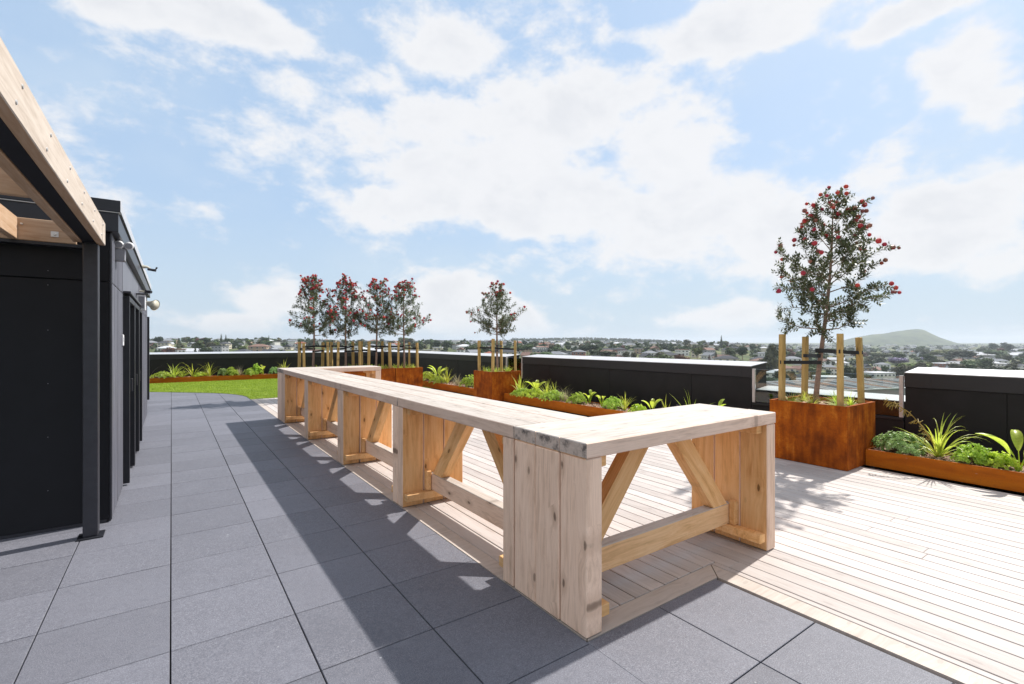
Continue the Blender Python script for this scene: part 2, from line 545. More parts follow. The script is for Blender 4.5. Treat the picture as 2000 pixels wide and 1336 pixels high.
def thing(name, label, cat, loc=(0, 0, 0), rz=0.0, group=None):
    o = link(name, None, None, loc, (0, 0, rz), label=label, category=cat)
    o.empty_display_size = 0.2
    if group:
        o['group'] = group
    return o


def box(name, parent, lo, hi, mats, bev=0.003, **props):
    """axis aligned chamfered box from lo to hi, in the parent's space"""
    d = [hi[i] - lo[i] for i in range(3)]
    me = cbox_mesh(d[0], d[1], d[2], bev, mats)
    return link(name, me, parent, [(lo[i] + hi[i]) / 2 for i in range(3)], **props)


def rawmesh(name, vs, fs, mat, smooth=False):
    me = bpy.data.meshes.new(name)
    me.from_pydata([tuple(v) for v in vs], [], fs)
    mats = mat if isinstance(mat, (list, tuple)) else [mat]
    for q in mats:
        me.materials.append(M[q] if isinstance(q, str) else q)
    if smooth:
        me.polygons.foreach_set('use_smooth', [True] * len(me.polygons))
    me.update()
    return me


def npmesh(name, V, F, mat):
    """V (n,3), F (m,k) arrays"""
    me = bpy.data.meshes.new(name)
    n, k = F.shape
    me.vertices.add(len(V))
    me.vertices.foreach_set('co', V.astype(np.float32).ravel())
    me.loops.add(n * k)
    me.loops.foreach_set('vertex_index', F.astype(np.int32).ravel())
    me.polygons.add(n)
    me.polygons.foreach_set('loop_start', np.arange(0, n * k, k, dtype=np.int32))
    me.polygons.foreach_set('loop_total', np.full(n, k, dtype=np.int32))
    me.materials.append(M[mat] if isinstance(mat, str) else mat)
    me.update()
    me.validate()
    return me


def tube(vs, fs, pts, rads, sides=6, cap=True):
    pts = [Vector(p) for p in pts]
    rings = []
    for i, p in enumerate(pts):
        d = (pts[min(i + 1, len(pts) - 1)] - pts[max(i - 1, 0)]).normalized()
        a = d.orthogonal().normalized()
        b_ = d.cross(a)
        st = len(vs)
        for k in range(sides):
            an = 2 * math.pi * k / sides
            vs.append(p + (a * math.cos(an) + b_ * math.sin(an)) * rads[i])
        rings.append(st)
    for i in range(len(rings) - 1):
        for k in range(sides):
            k2 = (k + 1) % sides
            fs.append([rings[i] + k, rings[i] + k2, rings[i + 1] + k2, rings[i + 1] + k])
    if cap:
        fs.append([rings[-1] + k for k in range(sides)])
        fs.append([rings[0] + k for k in reversed(range(sides))])


AX_Z = Matrix(((0, 0, -1), (0, 1, 0), (1, 0, 0)))   # long axis up, width along y, outer face (+z) to -x
AX_Y = Matrix(((0, -1, 0), (1, 0, 0), (0, 0, 1)))   # long axis along y

# ------------------------------------------------------------------ ground of the roof terrace
GZ = -26.0
body = box('roof_slab', None, (-9, -6, -0.60), (9.2, 24.1, -0.075), 'concrete', 0.0, kind='structure')
box('building_floors', None, (-8.6, -5.8, GZ), (9.1, 24.0, -0.61), 'concrete', 0.0, kind='structure')
box('drainage_bed', None, (-8.9, -5.9, -0.074), (8.69, 23.6, -0.062), 'joint', 0.0, kind='structure')

pave = link('pavement', None, kind='structure')
tm = cbox_mesh(0.594, 0.594, 0.045, 0.0025, 'tile')


def curve_x(y):   # the lawn's edge: x where the paving ends, for y beyond 15.4
    pts = [(15.3, 1.80), (16.0, 1.79), (16.5, 1.72), (16.9, 1.58), (17.3, 1.38), (17.7, 1.12), (18.2, 0.62), (18.7, 0.08), (19.3, -0.58), (20.0, -1.4), (21, -2.6)]
    for (a, xa), (b_, xb) in zip(pts, pts[1:]):
        if a <= y <= b_:
            return xa + (xb - xa) * (y - a) / (b_ - a)
    return 1.8 if y < 15.4 else -3


for i in range(-5, 3):
    x0 = -0.005 + 0.6 * i
    for j in range(-7, 33):
        y0 = 0.66 + 0.6 * j
        if x0 < -0.62 and y0 > 5.6:
            continue
        if i < -3 and (y0 > 5.7 or y0 < 0):
            continue
        if y0 > 15.4 and x0 > curve_x(y0):
            continue
        if y0 > 19.4:
            continue
        if i == 2:
            link('tile', cbox_mesh(0.614, 0.594, 0.045, 0.0025, 'tile'), pave, (x0 + 0.310, y0 + 0.3, -0.0225))
            continue
        link('tile', tm, pave, (x0 + 0.3, y0 + 0.3, -0.0225 + random.uniform(-0.0008, 0.0008)),
             (random.uniform(-.0012, .0012), random.uniform(-.0012, .0012), 0))
for i in (3, 4):   # the strip in front of the deck's notch
    x0 = -0.005 + 0.6 * i + .012
    for j in range(-7, 2):
        y0 = 0.66 + 0.6 * j
        if j == 1:
            link('tile', cbox_mesh(0.594, 0.613, 0.045, 0.0025, 'tile'), pave, (x0 + 0.3, y0 + 0.3095, -0.0225))
            continue
        link('tile', tm, pave, (x0 + 0.3, y0 + 0.3, -0.0225 + random.uniform(-0.0008, 0.0008)))

# timber deck
deck = link('deck', None, kind='structure')
BW, GAP = 0.135, 0.008


def board(x0, x1, y0, y1, m='deck'):
    me = cbox_mesh(y1 - y0, x1 - x0, 0.030, 0.003, m)
    link('board', me, deck, ((x0 + x1) / 2, (y0 + y1) / 2, -0.013 + random.uniform(-0.0012, 0.0012)), AX_Y)


# border boards with mitred ends (prisms)
def prism(name, parent, poly, z0, z1, mat, **props):
    n = len(poly)
    vs = [(x, y, z0) for x, y in poly] + [(x, y, z1) for x, y in poly]
    fs = [list(range(n))[::-1], list(range(n, 2 * n))] + [[i, (i + 1) % n, n + (i + 1) % n, n + i] for i in range(n)]
    return link(name, rawmesh(name, vs, fs, mat), parent, **props)


bz0, bz1 = -0.028, 0.0015
prism('board', deck, [(1.816, 1.886), (1.94, 2.010), (1.94, 15.2), (1.816, 15.2)], bz0, bz1, 'deck_border')
prism('board', deck, [(1.820, 1.882), (3.030, 1.882), (3.166, 2.018), (1.956, 2.018)], bz0, bz1, 'deck_border')
prism('board', deck, [(3.036, 1.878), (3.036, -4.0), (3.172, -4.0), (3.172, 2.014)], bz0, bz1, 'deck_border')
x = 1.947
k = 0
while x < 7.2:
    x1 = min(x + BW, 7.335)
    ys = 2.026 if x < 3.17 else -4.0
    # ragged run of board lengths
    y = ys
    first = True
    while y < 15.2:
        ln = random.choice((2.4, 3.0, 3.6, 4.2, 4.8)) if not first else random.uniform(1.2, 4.8)
        first = False
        y1 = min(y + ln, 15.2)
        if 15.2 - y1 < 0.8:
            y1 = 15.2
        # leave room for the raised planter boxes, which stand on the deck
        board(x, x1, y, y1 - 0.001)
        y = y1
    if x < 3.17 < x1:
        board(3.179, x1, -4.0, 2.018)
    x = x1 + GAP
    k += 1

# lawn
lawn_poly = [(1.80, 15.21), (7.34, 15.21), (7.34, 23.04), (-4.0, 23.04), (-4.0, 21.8)]
cy_ = 21.0
while cy_ > 15.3:
    lawn_poly.append((curve_x(cy_), cy_))
    cy_ -= 0.25
lawn = link('lawn', rawmesh('lawn', [(x, y, -0.06) for x, y in lawn_poly] + [(x, y, 0.012) for x, y in lawn_poly],
                            [list(range(len(lawn_poly), 2 * len(lawn_poly)))] +
                            [[i, (i + 1) % len(lawn_poly), len(lawn_poly) + (i + 1) % len(lawn_poly), len(lawn_poly) + i] for i in range(len(lawn_poly))],
                            'turf_base'), kind='structure')
N = 110000
gx = rng.uniform(-2.2, 7.3, N)
gy = rng.uniform(15.22, 23.0, N)
cx_ = np.array([curve_x(v) for v in np.linspace(15.2, 21, 200)])
cxi = np.interp(gy, np.linspace(15.2, 21, 200), cx_)
ok = gx > np.where(gy > 20.9, -9, cxi)
gx, gy = gx[ok], gy[ok]
n = len(gx)
ang = rng.uniform(0, 6.283, n)
hh = rng.uniform(0.02, 0.038, n)
la = rng.uniform(0, 6.283, n)
wd = 0.006
V = np.zeros((n, 3, 3))
V[:, 0] = np.stack([gx + np.cos(ang) * wd, gy + np.sin(ang) * wd, np.full(n, 0.010)], 1)
V[:, 1] = np.stack([gx - np.cos(ang) * wd, gy - np.sin(ang) * wd, np.full(n, 0.010)], 1)
V[:, 2] = np.stack([gx + np.cos(la) * hh * .5, gy + np.sin(la) * hh * .5, 0.010 + hh], 1)
link('grass', npmesh('grass', V.reshape(-1, 3), np.arange(n * 3).reshape(-1, 3), 'turf'), kind='stuff',
     label='short bright green turf blades covering the lawn', category='grass')


# ------------------------------------------------------------------ bar tables
def bar_table(label, loc, rz, L, W=0.67, side_mat='wood_out', group='timber bar tables set in a long run', weather_slab=(True, True), seed=0):
    rnd = random.Random(seed)
    t = thing('bar_table', label, 'table', loc, rz, group)
    zt, th, sl = 1.055, 0.085, 0.12
    pw = W / 3
    endm = 'wood_stain'
    for k in range(3):
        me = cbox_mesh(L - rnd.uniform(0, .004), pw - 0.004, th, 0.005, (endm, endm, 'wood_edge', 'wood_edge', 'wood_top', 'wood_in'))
        link('top_plank', me, t, (L / 2, pw * (k + .5), zt - th / 2 + rnd.uniform(-.0015, .0015)))
    zl = zt - th - 0.002
    for side in (0, 1):
        for k in range(3):
            outer = 'wood_out'
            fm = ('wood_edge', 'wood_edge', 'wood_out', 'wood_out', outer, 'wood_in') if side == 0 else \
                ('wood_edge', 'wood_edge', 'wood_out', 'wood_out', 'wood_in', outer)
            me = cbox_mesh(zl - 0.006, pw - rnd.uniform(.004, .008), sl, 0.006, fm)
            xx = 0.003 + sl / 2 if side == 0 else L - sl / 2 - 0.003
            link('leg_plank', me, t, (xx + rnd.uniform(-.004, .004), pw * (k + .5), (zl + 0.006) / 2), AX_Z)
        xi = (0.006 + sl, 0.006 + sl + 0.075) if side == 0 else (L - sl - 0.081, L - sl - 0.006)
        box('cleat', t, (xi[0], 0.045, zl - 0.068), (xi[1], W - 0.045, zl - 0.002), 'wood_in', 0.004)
        box('foot_rail', t, (xi[0], 0.02, 0.070), (xi[1], W - 0.02, 0.138), 'wood_in', 0.004)
        xv = (xi[0], xi[0] + 0.05) if side == 0 else (xi[1] - 0.05, xi[1])
        for (a, b_) in ((W / 2 - 0.098, W / 2 - 0.051), (W / 2 + 0.051, W / 2 + 0.098)):
            box('cleat', t, (xv[0], a, 0.142), (xv[1], b_, 0.33), 'wood_in', 0.004)
    x0, x1 = sl + 0.008, L - sl - 0.008
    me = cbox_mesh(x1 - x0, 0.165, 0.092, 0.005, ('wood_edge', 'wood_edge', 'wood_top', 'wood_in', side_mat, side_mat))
    link('stretcher', me, t, (L / 2, W / 2, 0.140 + 0.165 / 2), (R(90), 0, 0))
    # diagonal braces, ends cut to sit on the stretcher and under the top
    for s in (1, -1):
        xb0, xb1 = 0.075, 0.265
        xt0, xt1 = 0.63, 0.82
        zb, ztp = 0.306, zl - 0.002
        e = sl
        pts = [(e + xb0, zb), (e + xb1, zb), (e + xt1, ztp), (e + xt0, ztp)]
        if s < 0:
            pts = [(L - p, q) for p, q in pts][::-1]
        y0, y1 = W / 2 - 0.046, W / 2 + 0.046
        # object space: long axis follows the brace so the grain does too
        a = Vector(((pts[0][0] + pts[1][0]) / 2, 0, zb)) if s > 0 else Vector(((pts[2][0] + pts[3][0]) / 2, 0, zb))
        bb = Vector(((pts[2][0] + pts[3][0]) / 2, 0, ztp)) if s > 0 else Vector(((pts[0][0] + pts[1][0]) / 2, 0, ztp))
        d = (bb - a).normalized()
        rot = Matrix((d, Vector((0, 1, 0)).cross(d), Vector((0, 1, 0)))).transposed()
        c0 = (a + bb) / 2 + Vector((0, W / 2, 0))
        inv = rot.transposed()
        vs = []
        for yy in (y0, y1):
            for (px_, pz_) in pts:
                vs.append(inv @ (Vector((px_, yy, pz_)) - c0))
        fs = [[0, 1, 2, 3], [7, 6, 5, 4]] + [[i, i + 4, (i + 1) % 4 + 4, (i + 1) % 4] for i in range(4)]
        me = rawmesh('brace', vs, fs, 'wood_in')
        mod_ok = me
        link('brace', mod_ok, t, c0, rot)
    return t


XF = 1.812
bar_table('pale timber bar table nearest the camera, standing crosswise with mould stained top plank ends', (XF, 1.883, 0), 0, 2.02, side_mat='wood_mid', seed=1)
ys = [2.557, 4.535, 6.510, 8.482, 10.455]
tl = ['first table of the long run, its open end touching the nearest crosswise table',
      'second timber table along the run, counted from the nearest crosswise table',
      'third timber table along the run, two along from the far crosswise table',
      'fourth timber table of the run, its end against the far crosswise table']
for k in range(4):
    L_ = ys[k + 1] - ys[k] - 0.004
    bar_table(tl[k], (XF + 0.67, ys[k], 0), R(90), L_, seed=10 + k)
bar_table('small looking far crosswise timber table beside the lawn in front of four planter boxes', (XF, 10.458, 0), 0, 2.0, seed=30)


# ------------------------------------------------------------------ planters, beds
def soil_mesh(x0, x1, y0, y1, z, chips=True, seed=0):
    rnd = np.random.default_rng(seed)
    nx = max(2, int((x1 - x0) / 0.08))
    ny = max(2, int((y1 - y0) / 0.08))
    vs, fs = [], []
    for j in range(ny + 1):
        for i in range(nx + 1):
            vs.append((x0 + (x1 - x0) * i / nx, y0 + (y1 - y0) * j / ny, z + rnd.uniform(-.012, .012)))
    for j in range(ny):
        for i in range(nx):
            a = j * (nx + 1) + i
            fs.append([a, a + 1, a + nx + 2, a + nx + 1])
    if chips:
        for _ in range(int((x1 - x0) * (y1 - y0) * 350)):
            c_ = Vector((rnd.uniform(x0 + .02, x1 - .02), rnd.uniform(y0 + .02, y1 - .02), z + 0.012))
            e = Euler(rnd.uniform(-.6, .6, 3).tolist()).to_matrix() @ Matrix.Rotation(rnd.uniform(0, 6.28), 3, 'Z')
            l, w_ = rnd.uniform(.012, .035), rnd.uniform(.005, .014)
            st = len(vs)
            for (a, b_) in ((-l, -w_), (l, -w_), (l, w_), (-l, w_)):
                vs.append(c_ + e @ Vector((a, b_, 0)))
            fs.append([st, st + 1, st + 2, st + 3])
    me = rawmesh('soil', vs, fs, ['soil', 'chip'])
    mi = [0] * (nx * ny) + [1] * (len(me.polygons) - nx * ny)
    me.polygons.foreach_set('material_index', mi)
    return me


def planter_box(label, x0, x1, y0, y1, h, cat='planter', th=0.012, mat='corten', group=None, joints_y=(), joints_x=(), soil_drop=0.05, seed=0, name='planter_box'):
    t = thing(name, label, cat, (x0, y0, 0.006), 0, group)
    W_, D_ = x1 - x0, y1 - y0
    z0 = 0.0
    g = 0.003

    def side(axis, at0, a, b_):
        if axis == 'y':   # panel running along y
            box('side_panel', t, (at0, a + g, z0), (at0 + th, b_ - g, h), mat, 0.002)
        else:
            box('side_panel', t, (a + g, at0, z0), (b_ - g, at0 + th, h), mat, 0.002)
    yy = [0] + [j - y0 for j in joints_y] + [D_]
    for a, b_ in zip(yy, yy[1:]):
        side('y', 0, a, b_)
        side('y', W_ - th, a, b_)
    xx = [th] + [j - x0 for j in joints_x] + [W_ - th]
    for a, b_ in zip(xx, xx[1:]):
        side('x', 0, a, b_)
        side('x', D_ - th, a, b_)
    # folded rim
    r = 0.035 if h > .5 else 0.02
    for lo, hi in (((0, 0, h), (W_, r, h + .004)), ((0, D_ - r, h), (W_, D_, h + .004)), ((0, r, h), (r, D_ - r, h + .004)), ((W_ - r, r, h), (W_, D_ - r, h + .004))):
        box('rim', t, lo, hi, mat, 0.001)
    link('soil', soil_mesh(th, W_ - th, th, D_ - th, h - soil_drop, True, seed), t)
    return t


planter_box('large rust brown steel planter box beside the glass gap, nearest to the camera', 6.81, 7.72, 2.49, 3.44, .79, group='rusted steel planter boxes', seed=1)
planter_box('rust brown steel planter box standing alone in the middle, holding one tree', 6.96, 7.94, 10.82, 11.76, .79, group='rusted steel planter boxes', seed=2)
BX = [2.87, 3.77, 4.68, 5.59]
ordw = ['leftmost of the four planter boxes in a row, behind the far end of the tables',
        'second from left of the four planter boxes in a row beyond the tables',
        'third from left of the four planter boxes in a row beyond the tables',
        'rightmost of the four planter boxes in a row, its front fully in view']
for k, x0 in enumerate(BX):
    planter_box('rusted box, ' + ordw[k].replace(', behind the far end of the tables', ''), x0, x0 + .90, 14.1, 15.0, .79, group='rusted steel planter boxes', seed=3 + k)
BH = 0.205
planter_box('low orange rusted planting bed along the near right parapet', 7.35, 7.97, -3.5, 2.485, BH, 'planting bed', .01, 'corten_bed', 'low rusted planting beds', joints_y=(-1.2,), soil_drop=.02, seed=11, name='planting_bed')
planter_box('low rusted planting bed between the nearest box and the lone middle box', 7.35, 7.97, 3.46, 10.81, BH, 'planting bed', .01, 'corten_bed', 'low rusted planting beds', joints_y=(5.9, 8.3), soil_drop=.02, seed=12, name='planting_bed')
planter_box('low rusted planting bed from the lone middle box back to the lawn corner', 7.35, 7.97, 11.78, 22.98, BH, 'planting bed', .01, 'corten_bed', 'low rusted planting beds', joints_y=(13.4, 15.8, 18.2, 20.6), soil_drop=.02, seed=13, name='planting_bed')
planter_box('long low orange rusted planting bed behind the lawn, under the far parapet', -4.0, 7.97, 23.05, 23.5, BH, 'planting bed', .01, 'corten_bed', 'low rusted planting beds', joints_x=(-2.95, -.62, 1.55, 3.45, 5.8), soil_drop=.02, seed=14, name='planting_bed')

# ------------------------------------------------------------------ parapets
PX = 8.70


def parapet_y(label, y0, y1, h, joints, fj, cap_j, endcap0=True):
    """parapet along y, its face towards -x at PX"""
    t = thing('parapet_wall', label, 'wall', (PX, y0, 0), 0, 'charcoal parapet walls')
    L_ = y1 - y0
    rise = 0.055
    wd_ = 0.55
    # core with sloping top
    pr_ = [(0.012, -.06), (wd_ - .01, -.06), (wd_ - .01, h + rise - .012), (0.012, h - .012)]
    vs = [(x, .004, z) for x, z in pr_] + [(x, L_ - .004, z) for x, z in pr_]
    fs = [[0, 1, 2, 3], [7, 6, 5, 4]] + [[i, i + 4, (i + 1) % 4 + 4, (i + 1) % 4] for i in range(4)]
    link('core', rawmesh('core', vs, fs, 'black_panel'), t)
    js = [0] + [j - y0 for j in joints] + [L_]
    for a, b_ in zip(js, js[1:]):
        box('panel', t, (0, a + .004, -.05), (.011, b_ - .004, h - .215), 'black_panel', .001)
    js = [0] + [j - y0 for j in fj] + [L_]
    for a, b_ in zip(js, js[1:]):
        box('fascia', t, (-.022, a + .0015, h - .205), (.010, b_ - .0015, h - .004), 'black_fascia', .002)
    for f_ in fj:      # cover strips on the fascia joints
        box('joint_strip', t, (-.026, f_ - y0 - .03, h - .205), (-.0225, f_ - y0 + .03, h - .004), 'black_fascia', .001)
    js = [0] + [j - y0 for j in cap_j] + [L_]
    ang_ = math.atan(rise / wd_)
    for a, b_ in zip(js, js[1:]):
        me = cbox_mesh(wd_ + .05, b_ - a - .003, .012, .002, 'cap')
        link('capping', me, t, ((wd_ - .01) / 2, (a + b_) / 2, h + rise / 2 + .002), (0, -ang_, 0))
    return t


parapet_y('charcoal parapet wall at the right edge of the picture, right of the glass', -4.2, 2.45, 1.155, (-2.9, -.85, 1.40), (-2.2, .4, 2.18), (-1.9, .45, 2.06))
parapet_y('long charcoal parapet wall in the middle, behind the planting bed', 4.72, 11.78, 1.155, (5.97, 8.25, 10.53), (4.92, 8.58, 10.0), (7.0, 9.4))
parapet_y('charcoal parapet wall running from the lone middle planter to the far corner', 12.7, 23.62, 1.13, (13.6, 15.85, 18.1, 20.35, 22.6), (14.6, 17.3, 20.0), (15, 18, 21))
# far parapet along x
t = thing('parapet_wall', 'charcoal parapet wall across the far end behind the lawn', 'wall', (-6, 23.63, 0), 0, 'charcoal parapet walls')
L_ = PX + 6 - .03
h = 1.115
vs = [(x, y, z) for x in (0.004, L_ - .004) for y, z in ((.012, -.06), (.54, -.06), (.54, h + .04), (.012, h - .012))]
link('core', rawmesh('core', vs, [[0, 1, 2, 3], [7, 6, 5, 4]] + [[i, i + 4, (i + 1) % 4 + 4, (i + 1) % 4] for i in range(4)], 'black_panel'), t)
js = [0, 2.1, 4.35, 6.63, 8.88, 11.1, L_]
for a, b_ in zip(js, js[1:]):
    box('panel', t, (a + .004, 0, -.05), (b_ - .004, .011, h - .215), 'black_panel', .001)
js = [0, 2.6, 5.4, 7.7, 9.6, 11.9, L_]
for a, b_ in zip(js, js[1:]):
    box('fascia', t, (a + .002, -.022, h - .205), (b_ - .002, .010, h - .004), 'black_fascia', .002)
    me = cbox_mesh(b_ - a - .003, .60, .012, .002, 'cap')
    link('capping', me, t, ((a + b_) / 2, .27, h + .03), (math.atan(.055 / .55), 0, 0))

# low upstands with a pale cap outside the two glass gaps, and the balustrades in the gaps
for (ya, yb, nm) in ((2.455, 4.715, 'nearest'), (11.785, 12.695, 'farther')):
    t = thing('upstand_wall', 'low dark wall with pale metal cap behind the %s glass panel' % nm, 'wall', (PX + .16, ya, 0))
    Lk = yb - ya
    box('core', t, (0, .003, -.06), (.39, Lk - .003, .71), 'black_panel', .002)
    me = cbox_mesh(.46, Lk - .004, .012, .002, 'cap')
    link('capping', me, t, (.19, Lk / 2, .745), (0, -.1, 0))
    gb = thing('glass_balustrade', 'clear glass balustrade panel with pale posts in the %s parapet gap' % nm, 'balustrade', (PX, ya, 0), 0, 'glass balustrades in the parapet gaps')
    box('post', gb, (-.01, .012, .50), (.03, .062, 1.11), 'alu', .003)
    box('post', gb, (-.01, Lk - .062, .50), (.03, Lk - .012, 1.11), 'alu', .003)
    box('glass_pane', gb, (.004, .064, .51), (.016, Lk - .064, 1.105), 'glass', .001)
    box('bottom_rail', gb, (-.02, .012, .46), (.05, Lk - .012, .496), 'black_fascia', .003)
    box('kerb_panel', gb, (.0, .004, -.05), (.03, Lk - .004, .455), 'black_panel', .002)

# ------------------------------------------------------------------ plant room building on the left
b0 = thing('plant_room', 'black clad rooftop building on the left with a flat parapet roof', 'building', (0, 0, 0))
WX, WY = -0.44, 5.57
box('core', b0, (-6.0, WY + .03, -.05), (WX - .03, 13.3, 2.60), 'shed_panel', .002)
# front panels
for a, b_ in ((-6.0, -4.9), (-4.894, -2.5), (-2.494, -.632), (-.626, WX - .012)):
    box('wall_panel', b0, (a, WY, 0.03), (b_, WY + .025, 2.130), 'shed_panel', .002)
    box('wall_panel', b0, (a, WY, 2.140), (b_, WY + .025, 2.57), 'shed_panel', .002)
box('corner_trim', b0, (WX - .010, WY - .004, 0.02), (WX + .006, WY + .03, 2.57), 'steel_black', .002)
# side panels with thin vertical ribs
for a, b_ in ((WY + .035, 6.85), (9.75, 11.5), (11.506, 13.3)):
    box('side_panel', b0, (WX - .026, a, .03), (WX, b_, 2.130), 'shed_side', .002)
for a, b_ in ((WY + .035, 8.0), (8.006, 10.6), (10.606, 13.3)):
    box('side_panel', b0, (WX - .026, a, 2.140), (WX, b_, 2.57), 'shed_side', .002)
ribs_v, ribs_f = [], []
yy = WY + .12
while yy < 13.2:
    if not (6.8 < yy < 9.8):
        for (za, zb_) in ((.03, 2.128), (2.142, 2.56)):
            st = len(ribs_v)
            for (xx, y2) in ((WX + .0005, yy), (WX + .006, yy + .008), (WX + .006, yy + .022), (WX + .0005, yy + .03)):
                ribs_v += [(xx, y2, za), (xx, y2, zb_)]
            for k in range(3):
                ribs_f.append([st + 2 * k, st + 2 * k + 2, st + 2 * k + 3, st + 2 * k + 1])
    yy += .15
link('cladding_ribs', rawmesh('ribs', ribs_v, ribs_f, 'shed_side'), b0, kind='stuff')
# base drip
box('base_trim', b0, (WX - .03, WY + .03, .0), (WX - .004, 13.3, .028), 'steel_black', .001)
box('base_trim', b0, (-6.0, WY + .004, .0), (WX - .03, WY + .02, .028), 'steel_black', .001)
# glazed doors in the side, dark frames proud of the wall
for k, (a, b_) in enumerate(((6.87, 7.85), (7.87, 8.85), (8.87, 9.73))):
    dr = link('door', cbox_mesh(.03, b_ - a, 2.07, .003, 'dark_glass'), b0, (WX - .02, (a + b_) / 2, 1.065))
    for (c_, d_) in ((a, a + .06), (b_ - .06, b_)):
        link('frame', cbox_mesh(.085, d_ - c_, 2.09, .003, 'steel_beam'), dr, (.035, (c_ + d_) / 2 - (a + b_) / 2, .005))
    link('frame', cbox_mesh(.085, b_ - a - .124, .06, .003, 'steel_beam'), dr, (.035, 0, 1.02))
    link('handle', cbox_mesh(.03, .02, .16, .004, 'steel_black'), dr, (.05, .30, .0))
box('door_flashing', b0, (WX - .02, 6.84, 2.142), (WX + .07, 9.76, 2.165), 'steel_black', .002)
# roof fascia
FX = -.385
box('fascia', b0, (-6.05, WY - .055, 2.575), (FX, 13.36, 2.74), ('steel_black', 'steel_black', 'steel_black', 'steel_beam', 'steel_black', 'steel_black'), .003)
box('roof_cap', b0, (-6.07, WY - .075, 2.748), (FX + .018, 13.38, 2.85), ('cap', 'steel_black', 'steel_black', 'steel_beam', 'cap', 'steel_black'), .003)
box('drip_edge', b0, (-6.06, WY - .068, 2.741), (FX + .012, WY - .0, 2.747), 'galv', .0005)
# screws
scr = []
sf = []
for xx in np.arange(-5.8, -.5, .45):
    for zz_ in (.35, .8, 1.25, 1.7, 2.08, 2.2, 2.5):
        tube(scr, sf, [(xx, WY + .001, zz_), (xx, WY - .003, zz_)], [.0035, .003], 6)
for yv in (WY + .06, 6.7, 9.9, 11.4):
    for zz_ in (.35, .8, 1.25, 1.7, 2.08, 2.2, 2.5):
        tube(scr, sf, [(WX - .001, yv, zz_), (WX + .003, yv, zz_)], [.005, .004], 6)
link('screws', rawmesh('screws', scr, sf, 'grey_plastic'), b0, kind='stuff')
# dark screen wall beyond
sw = thing('screen_post', 'tall black screen wall end beyond the rooftop building by the lawn', 'wall', (0, 0, 0))
box('panel', sw, (-3.0, 16.8, .0), (-.53, 16.92, 2.30), 'shed_panel', .003)
box('end_trim', sw, (-.528, 16.76, .0), (-.505, 16.95, 2.30), 'steel_black', .003)

# switch plates
for (yv, z_, lab) in ((6.72, 1.62, 'small white card reader on the side wall before the doors'), (9.86, 1.3, 'small pale switch plate on the side wall past the doors')):
    tp = thing('switch_plate', lab, 'switch plate', (WX + .002, yv, z_))
    box('plate', tp, (0, -.045, -.06), (.014, .045, .06), 'white_plastic', .004)
    box('button', tp, (.0145, -.02, -.015), (.020, .02, .03), 'grey_plastic', .002)

# security light with two lamp heads
sl_ = thing('security_light', 'grey box security light with twin white lamp heads on the black wall', 'light', (WX + .002, 5.98, 2.43))
box('housing', sl_, (0, -.085, -.055), (.075, .035, .055), 'grey_plastic', .005)
box('bracket', sl_, (0, -.05, .056), (.05, .0, .075), 'white_plastic', .003)
for (cx2, cz2) in ((.03, .105), (.105, .10)):
    vs, fs = [], []
    tube(vs, fs, [(0, .03, 0), (0, .015, 0), (0, -.05, -.008), (0, -.075, -.012)], [.02, .034, .038, .036], 14)
    lh = link('lamp_head', rawmesh('lamp_head', vs, fs, 'white_plastic', True), sl_, (cx2, -.02, cz2))
    vs, fs = [], []
    tube(vs, fs, [(0, -.0755, -.012), (0, -.079, -.012)], [.029, .027], 14)
    link('lens', rawmesh('lens', vs, fs, 'grey_plastic'), lh)
# cctv camera on the roof edge
cc = thing('security_camera', 'small dark surveillance camera on a bracket at the roof edge', 'camera', (FX + .02, 9.2, 2.74))
vs, fs = [], []
tube(vs, fs, [(0, 0, 0), (.06, 0, .0), (.10, 0, -.02)], [.028, .02, .014], 8)
link('bracket', rawmesh('bracket', vs, fs, 'beige_plastic'), cc)
vs, fs = [], []
tube(vs, fs, [(.07, -.02, -.035), (.17, -.05, -.05)], [.018, .02], 8)
link('housing', rawmesh('housing', vs, fs, 'steel_black'), cc)
vs, fs = [], []
tube(vs, fs, [(.165, -.04, -.035), (.185, -.045, -.0)], [.008, .014], 8)
link('lens', rawmesh('lens', vs, fs, 'lens'), cc)
# wall box under a dark hood
wb = thing('junction_box', 'pale grey wall box under a dark hood beside the horn speaker', 'box', (WX + .002, 9.3, 2.2))
box('housing', wb, (0, -.08, -.12), (.115, .08, .12), 'white_plastic', .006)
box('hood', wb, (0, -.10, .122), (.15, .10, .137), 'steel_black', .003)
box('cover_plate', wb, (.03, -.0855, -.09), (.10, -.0805, .09), 'grey_plastic', .002)
# horn speaker
hs_ = thing('horn_speaker', 'beige horn loudspeaker pointing out from the corner of the black building', 'loudspeaker', (WX + .002, 10.1, 2.24))
vs, fs = [], []
pts = [(.05, .03, .03), (.10, .0, .02), (.16, -.05, 0), (.22, -.10, -.02), (.26, -.135, -.035)]
tube(vs, fs, pts, [.03, .032, .05, .08, .115], 20, False)
pts2 = [(.258, -.133, -.034), (.215, -.096, -.018), (.155, -.046, .002)]
tube(vs, fs, pts2, [.105, .07, .03], 20, True)
link('horn', rawmesh('horn', vs, fs, 'beige_plastic', True), hs_)
hs_.scale = (.82, .82, .82)
vs, fs = [], []
tube(vs, fs, [(0, .03, .03), (.055, .028, .03)], [.045, .045], 14)
link('driver', rawmesh('driver', vs, fs, 'beige_plastic'), hs_)
vs, fs = [], []
tube(vs, fs, [(0, 0, -.02), (.06, 0, -.09), (.10, -.01, -.10), (.13, -.03, -.02)], [.008] * 4, 6)
link('mounting_arm', rawmesh('arm', vs, fs, 'galv'), hs_)
ws = thing('security_camera', 'tiny black surveillance camera just above the horn loudspeaker', 'camera', (WX + .002, 10.2, 2.45))
vs, fs = [], []
